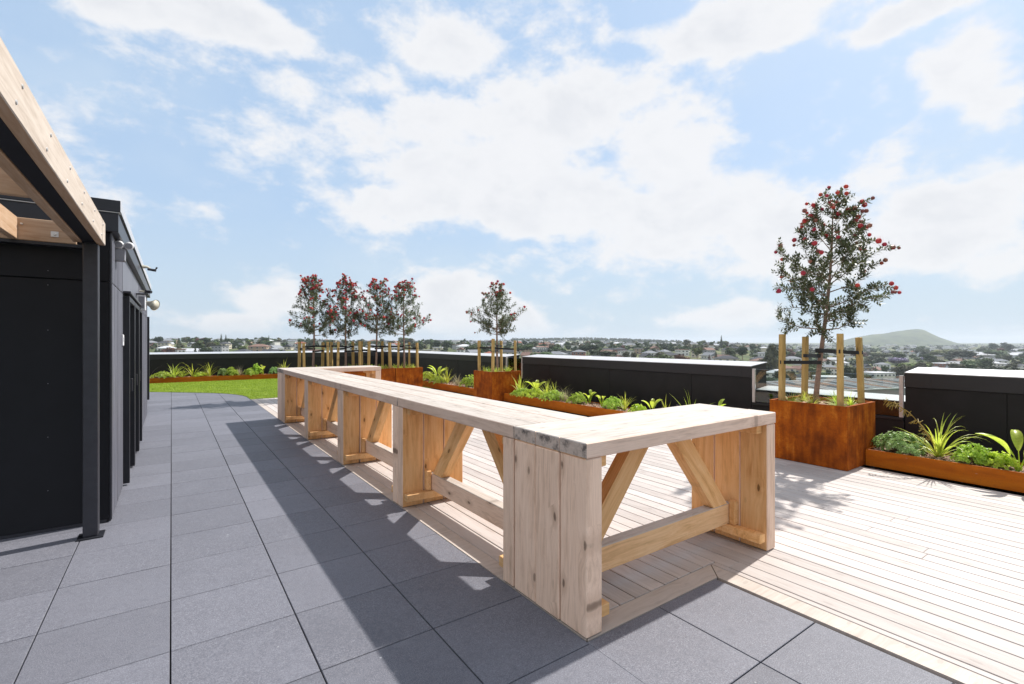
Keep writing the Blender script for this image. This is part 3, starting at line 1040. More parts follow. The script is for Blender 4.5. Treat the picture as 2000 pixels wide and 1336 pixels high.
tube(vs, fs, [(0, 0, 0), (.10, -.03, -.01)], [.015, .015], 8)
link('bracket', rawmesh('bracket', vs, fs, 'beige_plastic'), ws)
vs, fs = [], []
tube(vs, fs, [(.08, -.02, -.005), (.16, -.07, -.01)], [.024, .027], 10)
link('housing', rawmesh('housing', vs, fs, 'lens'), ws)

# ------------------------------------------------------------------ pergola
pg = thing('pergola', 'timber and black steel pergola corner at the upper left', 'pergola', (0, 0, 0))
box('post', pg, (-.59, 5.20, .012), (-.492, 5.298, 2.405), 'steel_black', .006)
bp_ = box('base_plate', pg, (-.625, 5.165, .001), (-.457, 5.333, .012), 'steel_beam', .002)


def beam(name, a, b_, w_, h_, mat, parent=pg, **pr_):
    """timber from a to b (centre line), width across, height up"""
    a, b_ = Vector(a), Vector(b_)
    d = (b_ - a)
    me = cbox_mesh(d.length, w_, h_, .004, mat)
    rz_ = math.atan2(d.y, d.x)
    return link(name, me, parent, (a + b_) / 2, (0, 0, rz_), **pr_)


zB0, zB1 = 2.412, 2.60
ob = beam('outer_beam', (-.4825, -1.5, 2.506), (-.4825, 5.31, 2.506), .052, .188, ('pergola_wood', 'pergola_wood', 'pergola_wood', 'pergola_face', 'pergola_wood', 'pergola_wood'))
beam('steel_beam', (-.5525, -1.5, 2.500), (-.5525, 5.25, 2.500), .086, .16, 'steel_beam')
beam('inner_beam', (-.6255, -1.5, 2.506), (-.6255, 5.25, 2.506), .056, .188, 'pergola_wood')
# bolt heads along the outer face
bl_ = []
for i_, yb_ in enumerate(np.arange(-1.2, 5.25, .52)):
    for zb_ in (2.46, 2.555):
        vs, fs = [], []
        tube(vs, fs, [(-.4563, yb_ + (.09 if zb_ > 2.5 else 0), zb_), (-.4525, yb_ + (.09 if zb_ > 2.5 else 0), zb_)], [.010, .008], 10)
        link('bolt', rawmesh('bolt', vs, fs, 'galv'), pg)
# ledger along the building and cross purlin
beam('ledger', (-6, 5.47, 2.512), (-.656, 5.47, 2.512), .048, .18, 'pergola_wood')
box('ledger_trim', pg, (-6, 5.44, 2.395), (-.60, 5.53, 2.420), 'steel_beam', .002)
beam('purlin', (-6, 3.84, 2.515), (-.656, 3.84, 2.515), .048, .18, 'pergola_wood')
beam('purlin', (-6, 2.24, 2.515), (-.656, 2.24, 2.515), .048, .18, 'pergola_wood')
beam('rafter', (-1.035, 3.866, 2.515), (-1.035, 5.445, 2.515), .05, .178, 'pergola_wood')
beam('rafter', (-1.035, 2.266, 2.515), (-1.035, 3.814, 2.515), .05, .178, 'pergola_wood')
for xb in (-1.5, -1.95):
    beam('rafter', (xb, 3.866, 2.515), (xb, 5.445, 2.515), .05, .178, 'pergola_wood')
    beam('rafter', (xb, 2.266, 2.515), (xb, 3.814, 2.515), .05, .178, 'pergola_wood')
for (xb, yb_) in ((-.79, 5.445), (-1.4, 5.445), (-.9, 3.815)):
    ww = box('washer', pg, (xb - .024, yb_ - .004, 2.468), (xb + .024, yb_ - .0, 2.514), 'galv', .001)
    vs, fs = [], []
    tube(vs, fs, [(0, -.002, 0), (0, -.016, 0)], [.012, .011], 6)
    link('bolt', rawmesh('bolt', vs, fs, 'galv'), ww)
vs, fs = [], []
tube(vs, fs, [(-.985, 5.445, 2.55), (-.985, 5.425, 2.55)], [.008, .007], 8)
link('bolt', rawmesh('bolt', vs, fs, 'galv'), pg)


# ------------------------------------------------------------------ planter trees
def flower_mesh(seed, r, mat):
    rnd = random.Random(seed)
    vs, fs = [], []
    n_ = 90
    for k in range(n_):
        z = rnd.uniform(-.25, 1)
        a = rnd.uniform(0, 6.283)
        q = math.sqrt(1 - min(1, z * z))
        d = Vector((q * math.cos(a), q * math.sin(a), z))
        o = d.orthogonal().normalized()
        rr = r * rnd.uniform(.75, 1.1)
        st = len(vs)
        vs += [d * r * .15 + o * .0015, d * r * .15 - o * .0015, d * rr + o * .0022, d * rr - o * .0022]
        fs.append([st, st + 1, st + 3, st + 2])
    # dense core
    ico = []
    tube(vs, fs, [(0, 0, -r * .3), (0, 0, 0), (0, 0, r * .4), (0, 0, r * .6)], [r * .2, r * .5, r * .45, r * .12], 7)
    return rawmesh('flower', vs, fs, mat)


FL = [flower_mesh(i, 1.0, 'flower') for i in range(3)] + [flower_mesh(9, .9, 'flower_old')]


def pohutukawa(name, label, loc, ztop, zcb, width, seed, nleaf=1.0, leaf=0.040, nflow=50, wide=.35, redness=.8, group=None, zbase=.74, lean=(0, 0), sparse_top=False):
    rnd = random.Random(seed)
    t = thing('flowering_tree', label, 'tree', (loc[0], loc[1], zbase), 0, group)
    H = ztop - zbase
    cb = zcb - zbase
    bv, bf = [], []
    # trunk
    pts, rads = [], []
    nseg = 14
    wx, wy = rnd.uniform(-.03, .03), rnd.uniform(-.03, .03)
    for i in range(nseg + 1):
        f = i / nseg
        pts.append(Vector((lean[0] * f + wx * math.sin(f * 5 + seed), lean[1] * f + wy * math.sin(f * 4 + seed), H * .93 * f)))
        rads.append(.030 * (1 - f) ** .8 + .005)
    rads[0] *= 1.25
    tube(bv, bf, pts, rads, 9)

    def trunk_at(z):
        f = max(0, min(.999, z / (H * .93))) * nseg
        i = int(f)
        return pts[i].lerp(pts[i + 1], f - i)

    def env(tt):
        tt = max(0, min(1, tt))
        if tt < wide:
            return width / 2 * (.55 + .45 * (tt / wide))
        return width / 2 * (1 - ((tt - wide) / (1 - wide)) ** 1.15) ** .9 + .03
    lv, tips = [], []
    lum = []

    def leaves_along(p0, p1, dens):
        d = p1 - p0
        L2 = d.length
        if L2 < .01:
            return
        dn = d.normalized()
        n_ = max(2, int(L2 / .026 * dens))
        a0 = rnd.uniform(0, 3.14)
        o1 = dn.orthogonal().normalized()
        o2 = dn.cross(o1)
        for i in range(n_):
            p = p0 + d * ((i + .5) / n_)
            an = a0 + (i % 2) * 1.57
            for s in (1, -1):
                side = (o1 * math.cos(an) + o2 * math.sin(an)) * s
                dirv = (side * rnd.uniform(.7, 1.1) + dn * rnd.uniform(.4, .9) + Vector((0, 0, rnd.uniform(-.15, .25)))).normalized()
                ll = leaf * rnd.uniform(.75, 1.2)
                wv_ = dirv.cross(Vector((rnd.uniform(-.4, .4), rnd.uniform(-.4, .4), 1))).normalized() * ll * rnd.uniform(.20, .28)
                up = dirv.cross(wv_).normalized() * ll * .06
                b0_ = p + dirv * ll * .08
                lv.append((b0_, p + dirv * ll * .5 + wv_ + up, p + dirv * ll * 1.05, p + dirv * ll * .5 - wv_ + up))
    nl = 30
    ga = rnd.uniform(0, 6.28)
    for i in range(nl):
        f = (i + .5) / nl
        # limbs climb outwards and end on the crown's outline
        ze = cb + (H - cb) * (f ** .92) * .97
        ga += 2.4 + rnd.uniform(-.4, .4)
        rise = (.25 + .75 * f) * rnd.uniform(.7, 1.15)
        r = env((ze - cb) / (H - cb)) * rnd.uniform(.62, 1.10)
        z0 = max(cb - .10, ze - r * rise)
        p0 = trunk_at(z0)
        end = p0 + Vector((math.cos(ga) * r, math.sin(ga) * r, 0))
        end.z = ze
        mid = p0.lerp(end, .5) + Vector((0, 0, -.05 * r)) + Vector((rnd.uniform(-.03, .03), rnd.uniform(-.03, .03), 0))
        cv = [p0, p0.lerp(mid, .5) * .5 + p0.lerp(mid, .5) * .5, mid, mid.lerp(end, .5) + Vector((0, 0, .02)), end]
        rb = .012 * (1 - f * .5)
        tube(bv, bf, cv, [rb, rb * .8, rb * .6, rb * .4, rb * .2], 5, False)
        ns = int((5 + 3 * rnd.random()) * (.45 + .75 * r / (width / 2)))+2
        for j in range(ns):
            u = .22 + .78 * (j + .5) / ns
            seg = u * 4
            ii = min(3, int(seg))
            q0 = cv[ii].lerp(cv[ii + 1], seg - ii)
            dd = (end - p0).normalized()
            sa = rnd.uniform(0, 6.283)
            o1 = dd.orthogonal().normalized()
            o2 = dd.cross(o1)
            sd_ = (dd * rnd.uniform(.5, .9) + (o1 * math.cos(sa) + o2 * math.sin(sa)) * rnd.uniform(.6, 1.0) + Vector((0, 0, .35))).normalized()
            sl2 = rnd.uniform(.10, .26) * (width / 1.6)
            q1 = q0 + sd_ * sl2
            tube(bv, bf, [q0, q0.lerp(q1, .5), q1], [rb * .35, rb * .25, .0016], 4, False)
            leaves_along(q0.lerp(q1, .15), q1, .9 * nleaf)
            tips.append((q1, sd_))
            for k in range(rnd.choice((1, 2, 3, 3))):
                r0 = q0.lerp(q1, rnd.uniform(.25, .9))
                sa = rnd.uniform(0, 6.283)
                td = (sd_ * .7 + (o1 * math.cos(sa) + o2 * math.sin(sa)) * .8 + Vector((0, 0, .3))).normalized()
                r1 = r0 + td * rnd.uniform(.06, .16) * (width / 1.6)
                tube(bv, bf, [r0, r1], [.002, .0013], 3, False)
                leaves_along(r0, r1, nleaf)
                tips.append((r1, td))
        leaves_along(mid, end, .7 * nleaf)
        tips.append((end, (end - mid).normalized()))
    # leader
    top = trunk_at(H * .93)
    leaves_along(trunk_at(H * .72), top, 1.0)
    tips.append((top + Vector((0, 0, .05)), Vector((0, 0, 1))))
    link('trunk', rawmesh('trunk', bv, bf, 'bark', True), t)
    LV = np.array([[tuple(v) for v in q] for q in lv]).reshape(-1, 3)
    link('foliage', npmesh('foliage', LV, np.arange(len(LV)).reshape(-1, 4), 'tree_leaf'), t)
    # flowers gather on the upper and outer tips
    cxy = Vector((lean[0], lean[1], 0)) * .6
    sc = []
    for p, d in tips:
        tt = (p.z - cb) / (H - cb)
        rr = (Vector((p.x, p.y, 0)) - cxy).length / max(.05, env(tt))
        rr = (Vector((p.x, p.y, 0)) - cxy).length / (width / 2)
        sc.append((max(tt * 1.0, rr * .95) + .15 * tt + rnd.uniform(0, .95), p, d))
    sc.sort(key=lambda q: -q[0])
    for s_, p, d in sc[:nflow]:
        red = rnd.random() < redness
        me = FL[rnd.randrange(3)] if red else FL[3]
        o = link('flower', me, t, p + d * .035, d.to_track_quat('Z', 'Y').to_euler())
        k = rnd.uniform(.046, .070) * (1.0 if leaf < .06 else 1.08)
        o.scale = (k, k, k)
    return t


TG = 'flowering trees in the planter boxes'
trees = [
    ('red flowering tree in the nearest planter box beside the glass gap, tallest in view', (7.2, 2.98), 3.56, 1.72, 1.62, 8, 1.35, .056, 95, .42, .72, (.17, -.10), [(6.93, 2.61), (6.93, 3.33), (7.6, 2.61), (7.6, 3.33)], 1.69),
    ('round crowned tree with few red flowers in the lone middle planter box', (7.45, 11.3), 3.12, 1.84, 1.45, 12, 1.0, .062, 46, .40, .62, (0, 0), [(7.08, 10.95), (7.08, 11.65), (7.83, 10.95), (7.83, 11.65)], 1.66),
    ('narrow red flowering tree in the leftmost of four boxes in a row', (3.32, 14.55), 3.40, 1.84, 1.52, 21, .95, .062, 120, .30, .85, (-.02, 0), [(3.0, 14.23), (3.0, 14.87), (3.64, 14.23), (3.64, 14.87)], 1.60),
    ('red flowering tree in the second box from left of four', (4.22, 14.55), 3.40, 1.80, 1.48, 33, .95, .062, 120, .35, .85, (0, 0), [(3.9, 14.23), (3.9, 14.87), (4.54, 14.23), (4.54, 14.87)], 1.60),
    ('red flowering tree in the third box from left of four', (5.13, 14.55), 3.46, 1.86, 1.52, 47, .95, .062, 120, .35, .8, (.06, 0), [(4.8, 14.23), (4.8, 14.87), (5.46, 14.23), (5.46, 14.87)], 1.60),
    ('dark red flowering tree in the rightmost box of the row of four', (6.04, 14.55), 3.46, 1.84, 1.50, 58, .95, .062, 120, .33, .75, (.0, 0), [(5.72, 14.23), (5.72, 14.87), (6.36, 14.23), (6.36, 14.87)], 1.60),
]
short = ['nearest tree', 'lone middle tree', 'leftmost tree of the row of four', 'second tree of the row of four', 'third tree of the row of four', 'rightmost tree of the row of four']
cor = ['front left', 'back left', 'front right', 'back right']
for ti, (lab, loc, zt_, zc_, wd2, sd2, nlf, lf, nf, wide, red, lean, stakes, sz) in enumerate(trees):
    pohutukawa('t', lab, loc, zt_, zc_, wd2, sd2, nlf, lf, nf, wide, red, TG, .75, lean)
    rnd = random.Random(100 + ti)
    for si, (sx2, sy2) in enumerate(stakes):
        lx, ly = rnd.uniform(-.02, .02), rnd.uniform(-.02, .02)
        if ti == 0 and si == 2:
            lx = -.10
        st_ = thing('tree_stake', 'square timber stake at the %s of the %s' % (cor[si], short[ti]), 'stake', (sx2, sy2, .70), 0, 'timber stakes round the planter trees')
        hS = sz - .70 + rnd.uniform(-.03, .03)
        d = Vector((lx, ly, hS)).normalized()
        rot = d.to_track_quat('X', 'Z').to_matrix()
        tw = .064
        link('shaft', cbox_mesh(hS, tw, tw, .003, 'stake'), st_, Vector((lx, ly, hS)) / 2, rot)
        # webbing strap back to the trunk, one height per stake
        zs = (1.48, 1.34, 1.46, 1.40)[(si + ti) % 4] - .70
        if si == 1 and ti in (0, 1):
            zs -= .02
        a = d * (zs / d.z)
        tr_ = Vector((loc[0] - sx2, loc[1] - sy2, zs + rnd.uniform(-.02, .02)))
        dirv = (tr_ - a)
        dh = Vector((dirv.x, dirv.y, 0)).normalized()
        pn = Vector((-dh.y, dh.x, 0))
        vs, fs = [], []
        wS = .024
        for (o, r0) in ((.004, .030), (-.004, -.030)):
            q = [a - dh * .03 + pn * r0, a + dh * .03 + pn * r0, a + dh * .10 + pn * o, tr_ - dh * .07 + pn * o, tr_ - dh * .02 + pn * (r0 * .9), tr_ + dh * .034 + pn * (r0 * .7)]
            s0 = len(vs)
            for v_ in q:
                vs += [v_ + Vector((0, 0, -wS)), v_ + Vector((0, 0, wS))]
            for i in range(len(q) - 1):
                fs.append([s0 + 2 * i, s0 + 2 * i + 2, s0 + 2 * i + 3, s0 + 2 * i + 1])
        # close round the stake and the trunk
        fs.append([0, 1, 13, 12])
        fs.append([10, 11, 23, 22])
        link('strap', rawmesh('strap', vs, fs, 'black_strap'), st_)


# ------------------------------------------------------------------ plants
def strap_blade(vs, fs, base, az_, L_, wd2, lean_, droop, rnd, segs=6):
    p = Vector(base)
    el_ = lean_
    d = Vector((math.cos(az_), math.sin(az_), 0))
    sidev = Vector((-d.y, d.x, 0))
    st = len(vs)
    step = L_ / segs
    for i in range(segs + 1):
        f = i / segs
        w2 = wd2 * (.55 + .9 * f if f < .4 else (1 - f) * 1.45 + .02) * .5
        fold = Vector((0, 0, w2 * .5))
        vs += [p - sidev * w2 + fold, p.copy(), p + sidev * w2 + fold]
        el2 = el_ - droop * f * f
        p = p + (d * math.cos(el2) + Vector((0, 0, 1)) * math.sin(el2)) * step
    for i in range(segs):
        a = st + 3 * i
        fs += [[a, a + 1, a + 4, a + 3], [a + 1, a + 2, a + 5, a + 4]]


def clump(label, loc, n_, L_, wd2, mat='strap_leaf', group=None, cat='plant', parts=False, droop=1.6, seed=0, name='strap_leaf_plant', upright=.9):
    rnd = random.Random(seed)
    t = thing(name, label, cat, loc, rnd.uniform(0, 6.28), group)
    V_, F_ = [], []
    for k in range(n_):
        a = rnd.uniform(0, 6.283)
        ll = L_ * rnd.uniform(.55, 1.1)
        le = upright + rnd.uniform(-.45, .55)
        dr_ = droop * rnd.uniform(.4, 1.3)
        b_ = (rnd.uniform(-.02, .02), rnd.uniform(-.02, .02), -.01)
        if parts:
            vs, fs = [], []
            strap_blade(vs, fs, b_, a, ll, wd2 * rnd.uniform(.7, 1.1), le, dr_, rnd, 8)
            link('leaf', rawmesh('leaf', vs, fs, mat, True), t)
        else:
            strap_blade(V_, F_, b_, a, ll, wd2 * rnd.uniform(.7, 1.1), le, dr_, rnd, 5)
    if not parts:
        link('leaves', rawmesh('leaves', V_, F_, mat, True), t)
    return t


def bush(label, loc, r, h, n_, leaf=.022, mat='bush_leaf', group=None, seed=0, name='low_bush', up=.4):
    rnd = random.Random(seed)
    t = thing(name, label, 'plant', loc, 0, group)
    vs, fs = [], []
    sv, sf_ = [], []
    for k in range(n_):
        a = rnd.uniform(0, 6.283)
        q = rnd.random() ** .5
        zz_ = math.sqrt(max(0, 1 - q * q)) * rnd.uniform(.55, 1.05)
        bumpy = 1 + .18 * math.sin(a * 3 + seed) + .1 * math.sin(a * 7)
        c_ = Vector((math.cos(a) * r * q * bumpy, math.sin(a) * r * q * bumpy, h * zz_ * (1 + .15 * math.sin(a * 5 + q * 6))))
        dirv = Vector((math.cos(a) * q, math.sin(a) * q, up + zz_ * .6)).normalized()
        for j in range(5):
            a2 = j * 1.2566 + rnd.uniform(-.3, .3)
            o1 = dirv.orthogonal().normalized()
            o2 = dirv.cross(o1)
            ld = (dirv * .6 + (o1 * math.cos(a2) + o2 * math.sin(a2))).normalized()
            ll = leaf * rnd.uniform(.7, 1.3)
            wv_ = ld.cross(dirv).normalized() * ll * .33
            st = len(vs)
            vs += [c_, c_ + ld * ll * .55 + wv_, c_ + ld * ll, c_ + ld * ll * .55 - wv_]
            fs.append([st, st + 1, st + 2, st + 3])
        if k % 6 == 0:
            tube(sv, sf_, [(0, 0, -.02), (c_.x * .5, c_.y * .5, c_.z * .6), tuple(c_)], [.003, .0025, .0015], 3, False)
    link('foliage', rawmesh('foliage', vs, fs, mat), t)
    link('stems', rawmesh('stems', sv, sf_, 'bark'), t)
    return t


def broadleaf(label, loc, n_, h, ll, wd2, group=None, seed=0, name='broadleaf_plant', azs=None, mat='broad_leaf'):
    rnd = random.Random(seed)
    t = thing(name, label, 'plant', loc, 0, group)
    for k in range(n_):
        a = azs[k] if azs else k * 2.4 + rnd.uniform(-.4, .4)
        d = Vector((math.cos(a), math.sin(a), 0))
        hs2 = h * rnd.uniform(.45, .75)
        out = rnd.uniform(.12, .45) * h
        base = Vector((0, 0, -.01)) + d * .01
        tip = base + d * out * .5 + Vector((0, 0, hs2))
        vs, fs = [], []
        tube(vs, fs, [base, base.lerp(tip, .5) - d * .01, tip], [.008, .006, .004], 6, False)
        # blade continues from the stalk
        sidev = Vector((-d.y, d.x, 0))
        L2 = ll * rnd.uniform(.8, 1.15)
        segs = 7
        el_ = rnd.uniform(.75, 1.2)
        p = tip.copy()
        st = len(vs)
        for i in range(segs + 1):
            f = i / segs
            w2 = wd2 * .5 * math.sin(math.pi * (f * .93 + .035)) ** .75
            fold = Vector((0, 0, w2 * .55)) - d * w2 * .3
            vs += [p - sidev * w2 + fold, p.copy(), p + sidev * w2 + fold]
            e2 = el_ - 1.1 * f * f
            p = p + (d * math.cos(e2) + Vector((0, 0, 1)) * math.sin(e2)) * (L2 / segs)
        for i in range(segs):
            a_ = st + 3 * i
            fs += [[a_, a_ + 1, a_ + 4, a_ + 3], [a_ + 1, a_ + 2, a_ + 5, a_ + 4]]
        link('leaf', rawmesh('leaf', vs, fs, mat, True), t)
    return t


ZB = BH - .012
XB = 7.62
# near right bed
bush('silver green mounded bush at the near end of the bed beside the nearest planter box', (7.66, 2.20, ZB), .27, .22, 420, .036, 'sage_leaf', seed=3)
t = clump('big arching strap leaf plant with an orange seed stalk in the near right bed', (7.64, 1.82, ZB), 52, .62, .026, parts=True, seed=4, droop=1.9, upright=.95)
t.rotation_euler = (0, 0, 0)
vs, fs = [], []
stalk = [Vector((0, 0, 0)), Vector((-.02, .05, .18)), Vector((-.05, .14, .36)), Vector((-.06, .27, .52)), Vector((-.05, .42, .62)), Vector((-.03, .54, .65))]
tube(vs, fs, stalk, [.010, .010, .008, .006, .004, .002], 6)
rs = random.Random(5)
for k in range(70):
    u = rs.uniform(1.2, 4.9)
    i = int(u)
    p = stalk[i].lerp(stalk[min(i + 1, 5)], u - i)
    dr_ = Vector((rs.uniform(-.6, .6), rs.uniform(-.2, .9), rs.uniform(-.9, .3))).normalized()
    tube(vs, fs, [p, p + dr_ * rs.uniform(.03, .10)], [.003, .004], 4)
link('seed_stalk', rawmesh('seed_stalk', vs, fs, 'seed'), t)
bush('light green leafy bush between the arching plant and the broad leaf plant', (7.62, 1.49, ZB), .20, .19, 330, .034, seed=6)
bush('smaller yellowish green bush next to the broad leaf plant at the right edge', (7.60, 1.29, ZB), .14, .15, 200, .036, 'broad_leaf', seed=7)
broadleaf('lime broad leaf plant with long paddles at the right edge of the picture', (7.56, 1.12, ZB), 5, .34, .34, .10, seed=8, azs=[2.2, 1.5, .3, 3.9, 5.4])
clump('strap leaf plant in the right bed beyond the picture edge', (7.62, .45, ZB), 30, .5, .022, seed=9)
bush('green bush in the right bed beyond the picture edge', (7.62, -.3, ZB), .22, .2, 250, .034, seed=10)
# middle bed
G2 = 'plants in the middle planting bed'
clump('tall spiky strap plant at the left end of the middle bed by the lone box', (7.62, 10.45, ZB), 34, .62, .030, seed=20, group=G2, droop=.9, upright=1.15)
broadleaf('first broad leaf plant right of the tall spiky strap plant', (7.7, 9.85, ZB), 5, .34, .30, .11, seed=21, group=G2)
clump('dense yellow green strap tuft right of the first broad leaf plant', (7.62, 9.3, ZB), 60, .50, .022, seed=22, group=G2, droop=1.3, upright=1.1)
bush('spreading lime ground cover bush below the dense strap tuft', (7.56, 9.75, ZB), .34, .20, 420, .035, 'broad_leaf', seed=23, group=G2)
bush('bright green cover bush right of the dense strap tuft', (7.58, 9.0, ZB), .32, .20, 420, .035, seed=24, group=G2)
bush('yellow green creeping cover between the spiky strap plant and the first broad leaf plant', (7.54, 10.2, ZB), .30, .17, 360, .036, 'bush_leaf', seed=124, group=G2)
clump('slim upright strap plant rising behind the dense strap tuft', (7.75, 9.15, ZB), 12, .58, .028, seed=125, group=G2, droop=.7, upright=1.2)
clump('pale straw coloured tussock in the middle bed', (7.6, 8.6, ZB), 90, .40, .008, 'tussock', seed=25, group=G2, name='tussock', droop=.9, upright=1.15)
bush('dark green round bush right of the pale tussock', (7.58, 8.15, ZB), .22, .22, 300, .034, seed=26, group=G2)
broadleaf('lime rosette on a short stem behind the dark green round bush', (7.8, 8.0, ZB), 6, .30, .14, .07, seed=27, group=G2)
broadleaf('single stemmed seedling with a tuft of upright leaves against the dark wall', (7.68, 7.5, ZB), 5, .34, .13, .06, seed=28, group=G2, azs=[1.5, 1.9, 4.2, 4.9, 3.1])
bush('round leafy bush just right of the single stemmed seedling', (7.64, 7.13, ZB), .22, .21, 280, .04, seed=29, group=G2)
clump('strap tuft right of the round leafy bush', (7.6, 6.78, ZB), 30, .42, .028, seed=30, group=G2, droop=1.2, upright=1.1)
bush('low lime bush at the corner of the nearest table top', (7.6, 6.42, ZB), .17, .14, 200, .036, 'broad_leaf', seed=31, group=G2)
broadleaf('small broad leaf plant with spread paddles above the nearest table top', (7.66, 6.12, ZB), 5, .26, .22, .08, seed=32, group=G2)
clump('thin upright strap plant left of the purple tuft', (7.66, 5.78, ZB), 9, .44, .030, 'broad_leaf', seed=33, group=G2, droop=.6, upright=1.2)
clump('purple grey leaved tuft in the middle bed', (7.62, 5.55, ZB), 16, .30, .022, 'purple_leaf', seed=34, group=G2, droop=1.0)
clump('tallest upright strap plant right of the purple tuft', (7.7, 5.3, ZB), 9, .58, .034, 'broad_leaf', seed=35, group=G2, droop=.6, upright=1.15)
broadleaf('lone young broad leaf shoot peeping over the nearest table top', (7.72, 4.82, ZB), 3, .34, .2, .08, seed=36, group=G2)
bush('small lime bush at the right end of the middle bed by the glass', (7.7, 4.33, ZB), .15, .24, 200, .034, 'broad_leaf', seed=37, group=G2)
# bed from the lone box to the corner
G3 = 'plants in the bed behind the lone box'
bush('lime bush at the foot of the rightmost box of the row of four', (7.62, 16.1, ZB), .32, .30, 320, .045, 'broad_leaf', seed=40, group=G3)
broadleaf('broad leaf plant with arching paddles between the row of four and the lone box', (7.6, 15.3, ZB), 6, .42, .40, .12, seed=41, group=G3)
clump('strap plant with tall thin tips between the row of four and the lone box', (7.6, 14.6, ZB), 50, .60, .026, seed=42, group=G3, droop=1.0, upright=1.15)
clump('pale straw tussock beside the lone middle box', (7.6, 13.85, ZB), 100, .45, .009, 'tussock', seed=43, group=G3, name='tussock', droop=.9)
bush('bright green bush pressed against the left side of the lone middle box', (7.62, 13.1, ZB), .28, .34, 320, .042, seed=44, group=G3)
bush('low green cover bush under the strap plant with tall thin tips', (7.5, 15.0, ZB), .3, .2, 280, .042, seed=45, group=G3)
for k, yv in enumerate((17.4, 18.6, 19.8, 21.0, 22.1)):
    (clump if k % 2 else bush)(*(('strap plant hidden behind the row of four, number %s from the front' % ('one', 'two', 'three', 'four', 'five')[k], (7.6, yv, ZB), 30, .5, .026) if k % 2 else
                                ('green bush hidden behind the row of four, number %s from the front' % ('one', 'two', 'three', 'four', 'five')[k], (7.6, yv, ZB), .28, .28, 200, .045)), seed=50 + k, group=G3)
# far bed
G4 = 'plants in the far bed behind the lawn'
YB = 23.28
bush('low pale bush at the left end of the far bed', (-.28, YB, ZB), .38, .22, 260, .05, 'bush_leaf', seed=60, group=G4)
clump('tall strap plant left of centre in the far bed with one upright leaf', (.07, YB, ZB), 22, .75, .035, seed=61, group=G4, droop=1.5, upright=1.1)
clump('low yellow green strap tuft between the tall strap plant and the spread one', (.36, YB, ZB), 24, .42, .03, 'broad_leaf', seed=62, group=G4)
clump('strap plant with two wide spread leaves in the far bed', (.70, YB, ZB), 9, .75, .05, seed=63, group=G4, droop=1.4, upright=1.0)
bush('low yellow bush right of the spread strap plant in the far bed', (.95, YB, ZB), .24, .16, 180, .05, 'broad_leaf', seed=64, group=G4)
clump('bushy strap plant beside the long joint of the far bed', (1.28, YB, ZB), 34, .68, .035, seed=65, group=G4, droop=1.3, upright=1.05)
bush('small dull green bush right of the bushy strap plant', (1.76, YB, ZB), .20, .28, 200, .05, 'sage_leaf', seed=66, group=G4)
bush('bright green mound left of the pinkish tussock', (2.03, YB, ZB), .26, .30, 260, .05, seed=67, group=G4)
clump('pinkish pale tussock in the far bed', (2.36, YB, ZB), 90, .50, .012, 'tussock', seed=68, group=G4, name='tussock', droop=1.0)
bush('flat leafy bush right of the pinkish tussock', (2.76, YB, ZB), .26, .26, 240, .055, 'bush_leaf', seed=69, group=G4)
bush('upright round leafed bush left of the far seedling', (2.98, YB, ZB), .16, .42, 200, .055, 'bush_leaf', seed=70, group=G4)
broadleaf('single stemmed seedling in the far bed', (3.24, YB, ZB), 5, .48, .18, .09, seed=71, group=G4, azs=[1.5, 1.9, 4.2, 4.9, 3.1])
bush('dark green bush behind the far end of the tables', (3.68, YB, ZB), .22, .28, 220, .05, 'sage_leaf', seed=72, group=G4)
clump('strap plant just above the far end of the table tops', (4.08, YB, ZB), 34, .75, .035, seed=73, group=G4, droop=1.2)
clump('purple red leaved tuft beside the black building at the far bed', (-.72, YB, ZB), 10, .6, .03, 'purple_leaf', seed=74, group=G4)
for k, xv in enumerate((4.8, 5.5, 6.3, 7.1)):
    clump('strap plant in the far bed behind the row of boxes, %s from the left' % ('first', 'second', 'third', 'fourth')[k], (xv, YB, ZB), 26, .5, .03, seed=80 + k, group=G4)
# tufts at the trees' feet
boxes = [(6.81, 7.72, 2.49, 3.44, 'nearest box'), (6.96, 7.94, 10.82, 11.76, 'lone middle box')] + [(x0, x0 + .9, 14.1, 15.0, n_) for x0, n_ in zip(BX, ('leftmost box of the row', 'second box of the row', 'third box of the row', 'rightmost box of the row'))]
pos = ['front left', 'front right', 'back left', 'back right', 'right middle', 'left middle']
for bi, (x0, x1, y0, y1, nm) in enumerate(boxes):
    for k, (fx, fy) in enumerate(((.26, .2), (.62, .18), (.25, .8), (.72, .82), (.86, .45), (.2, .5))):
        clump('small green grass tuft at the %s of the %s' % (pos[k], nm), (x0 + (x1 - x0) * fx, y0 + (y1 - y0) * fy, .745), 46 if bi < 2 else 30,
              .26, .009 if bi == 0 else .013, 'strap_leaf' if (k + bi) % 2 else 'bush_leaf', group='grass tufts at the feet of the planter trees', seed=200 + bi * 10 + k, name='grass_tuft', droop=1.9, upright=.95)
#CITY#
# ------------------------------------------------------------------ the suburb beyond: terrain
BEAR0 = 35.163
TBL_P = [200, 600, 900, 1150, 1400, 1550, 1700]
TBL_D = [110, 250, 450, 800, 1500, 3000]
TBL = np.array([[-24, -17, -9.5, 1.5, 0, 0],
                [-24, -18, -10.5, -0.5, -5, -5],
                [-25, -20, -12.5, -4, -3, 4],
                [-26, -21, -14.5, -8, -5, 17],
                [-27, -23, -15.0, -6.5, -8, -12],
                [-29, -27, -22, -19, -19, -18],
                [-31, -31, -28.5, -26, -22, -19]], float)


def bearing_u(x, y):
    """slope across the view direction; decides which part of the valley a point is in"""
    a = R(BEAR0)
    d = x * math.sin(a) + y * math.cos(a)
    r = x * math.cos(a) - y * math.sin(a)
    return d, r


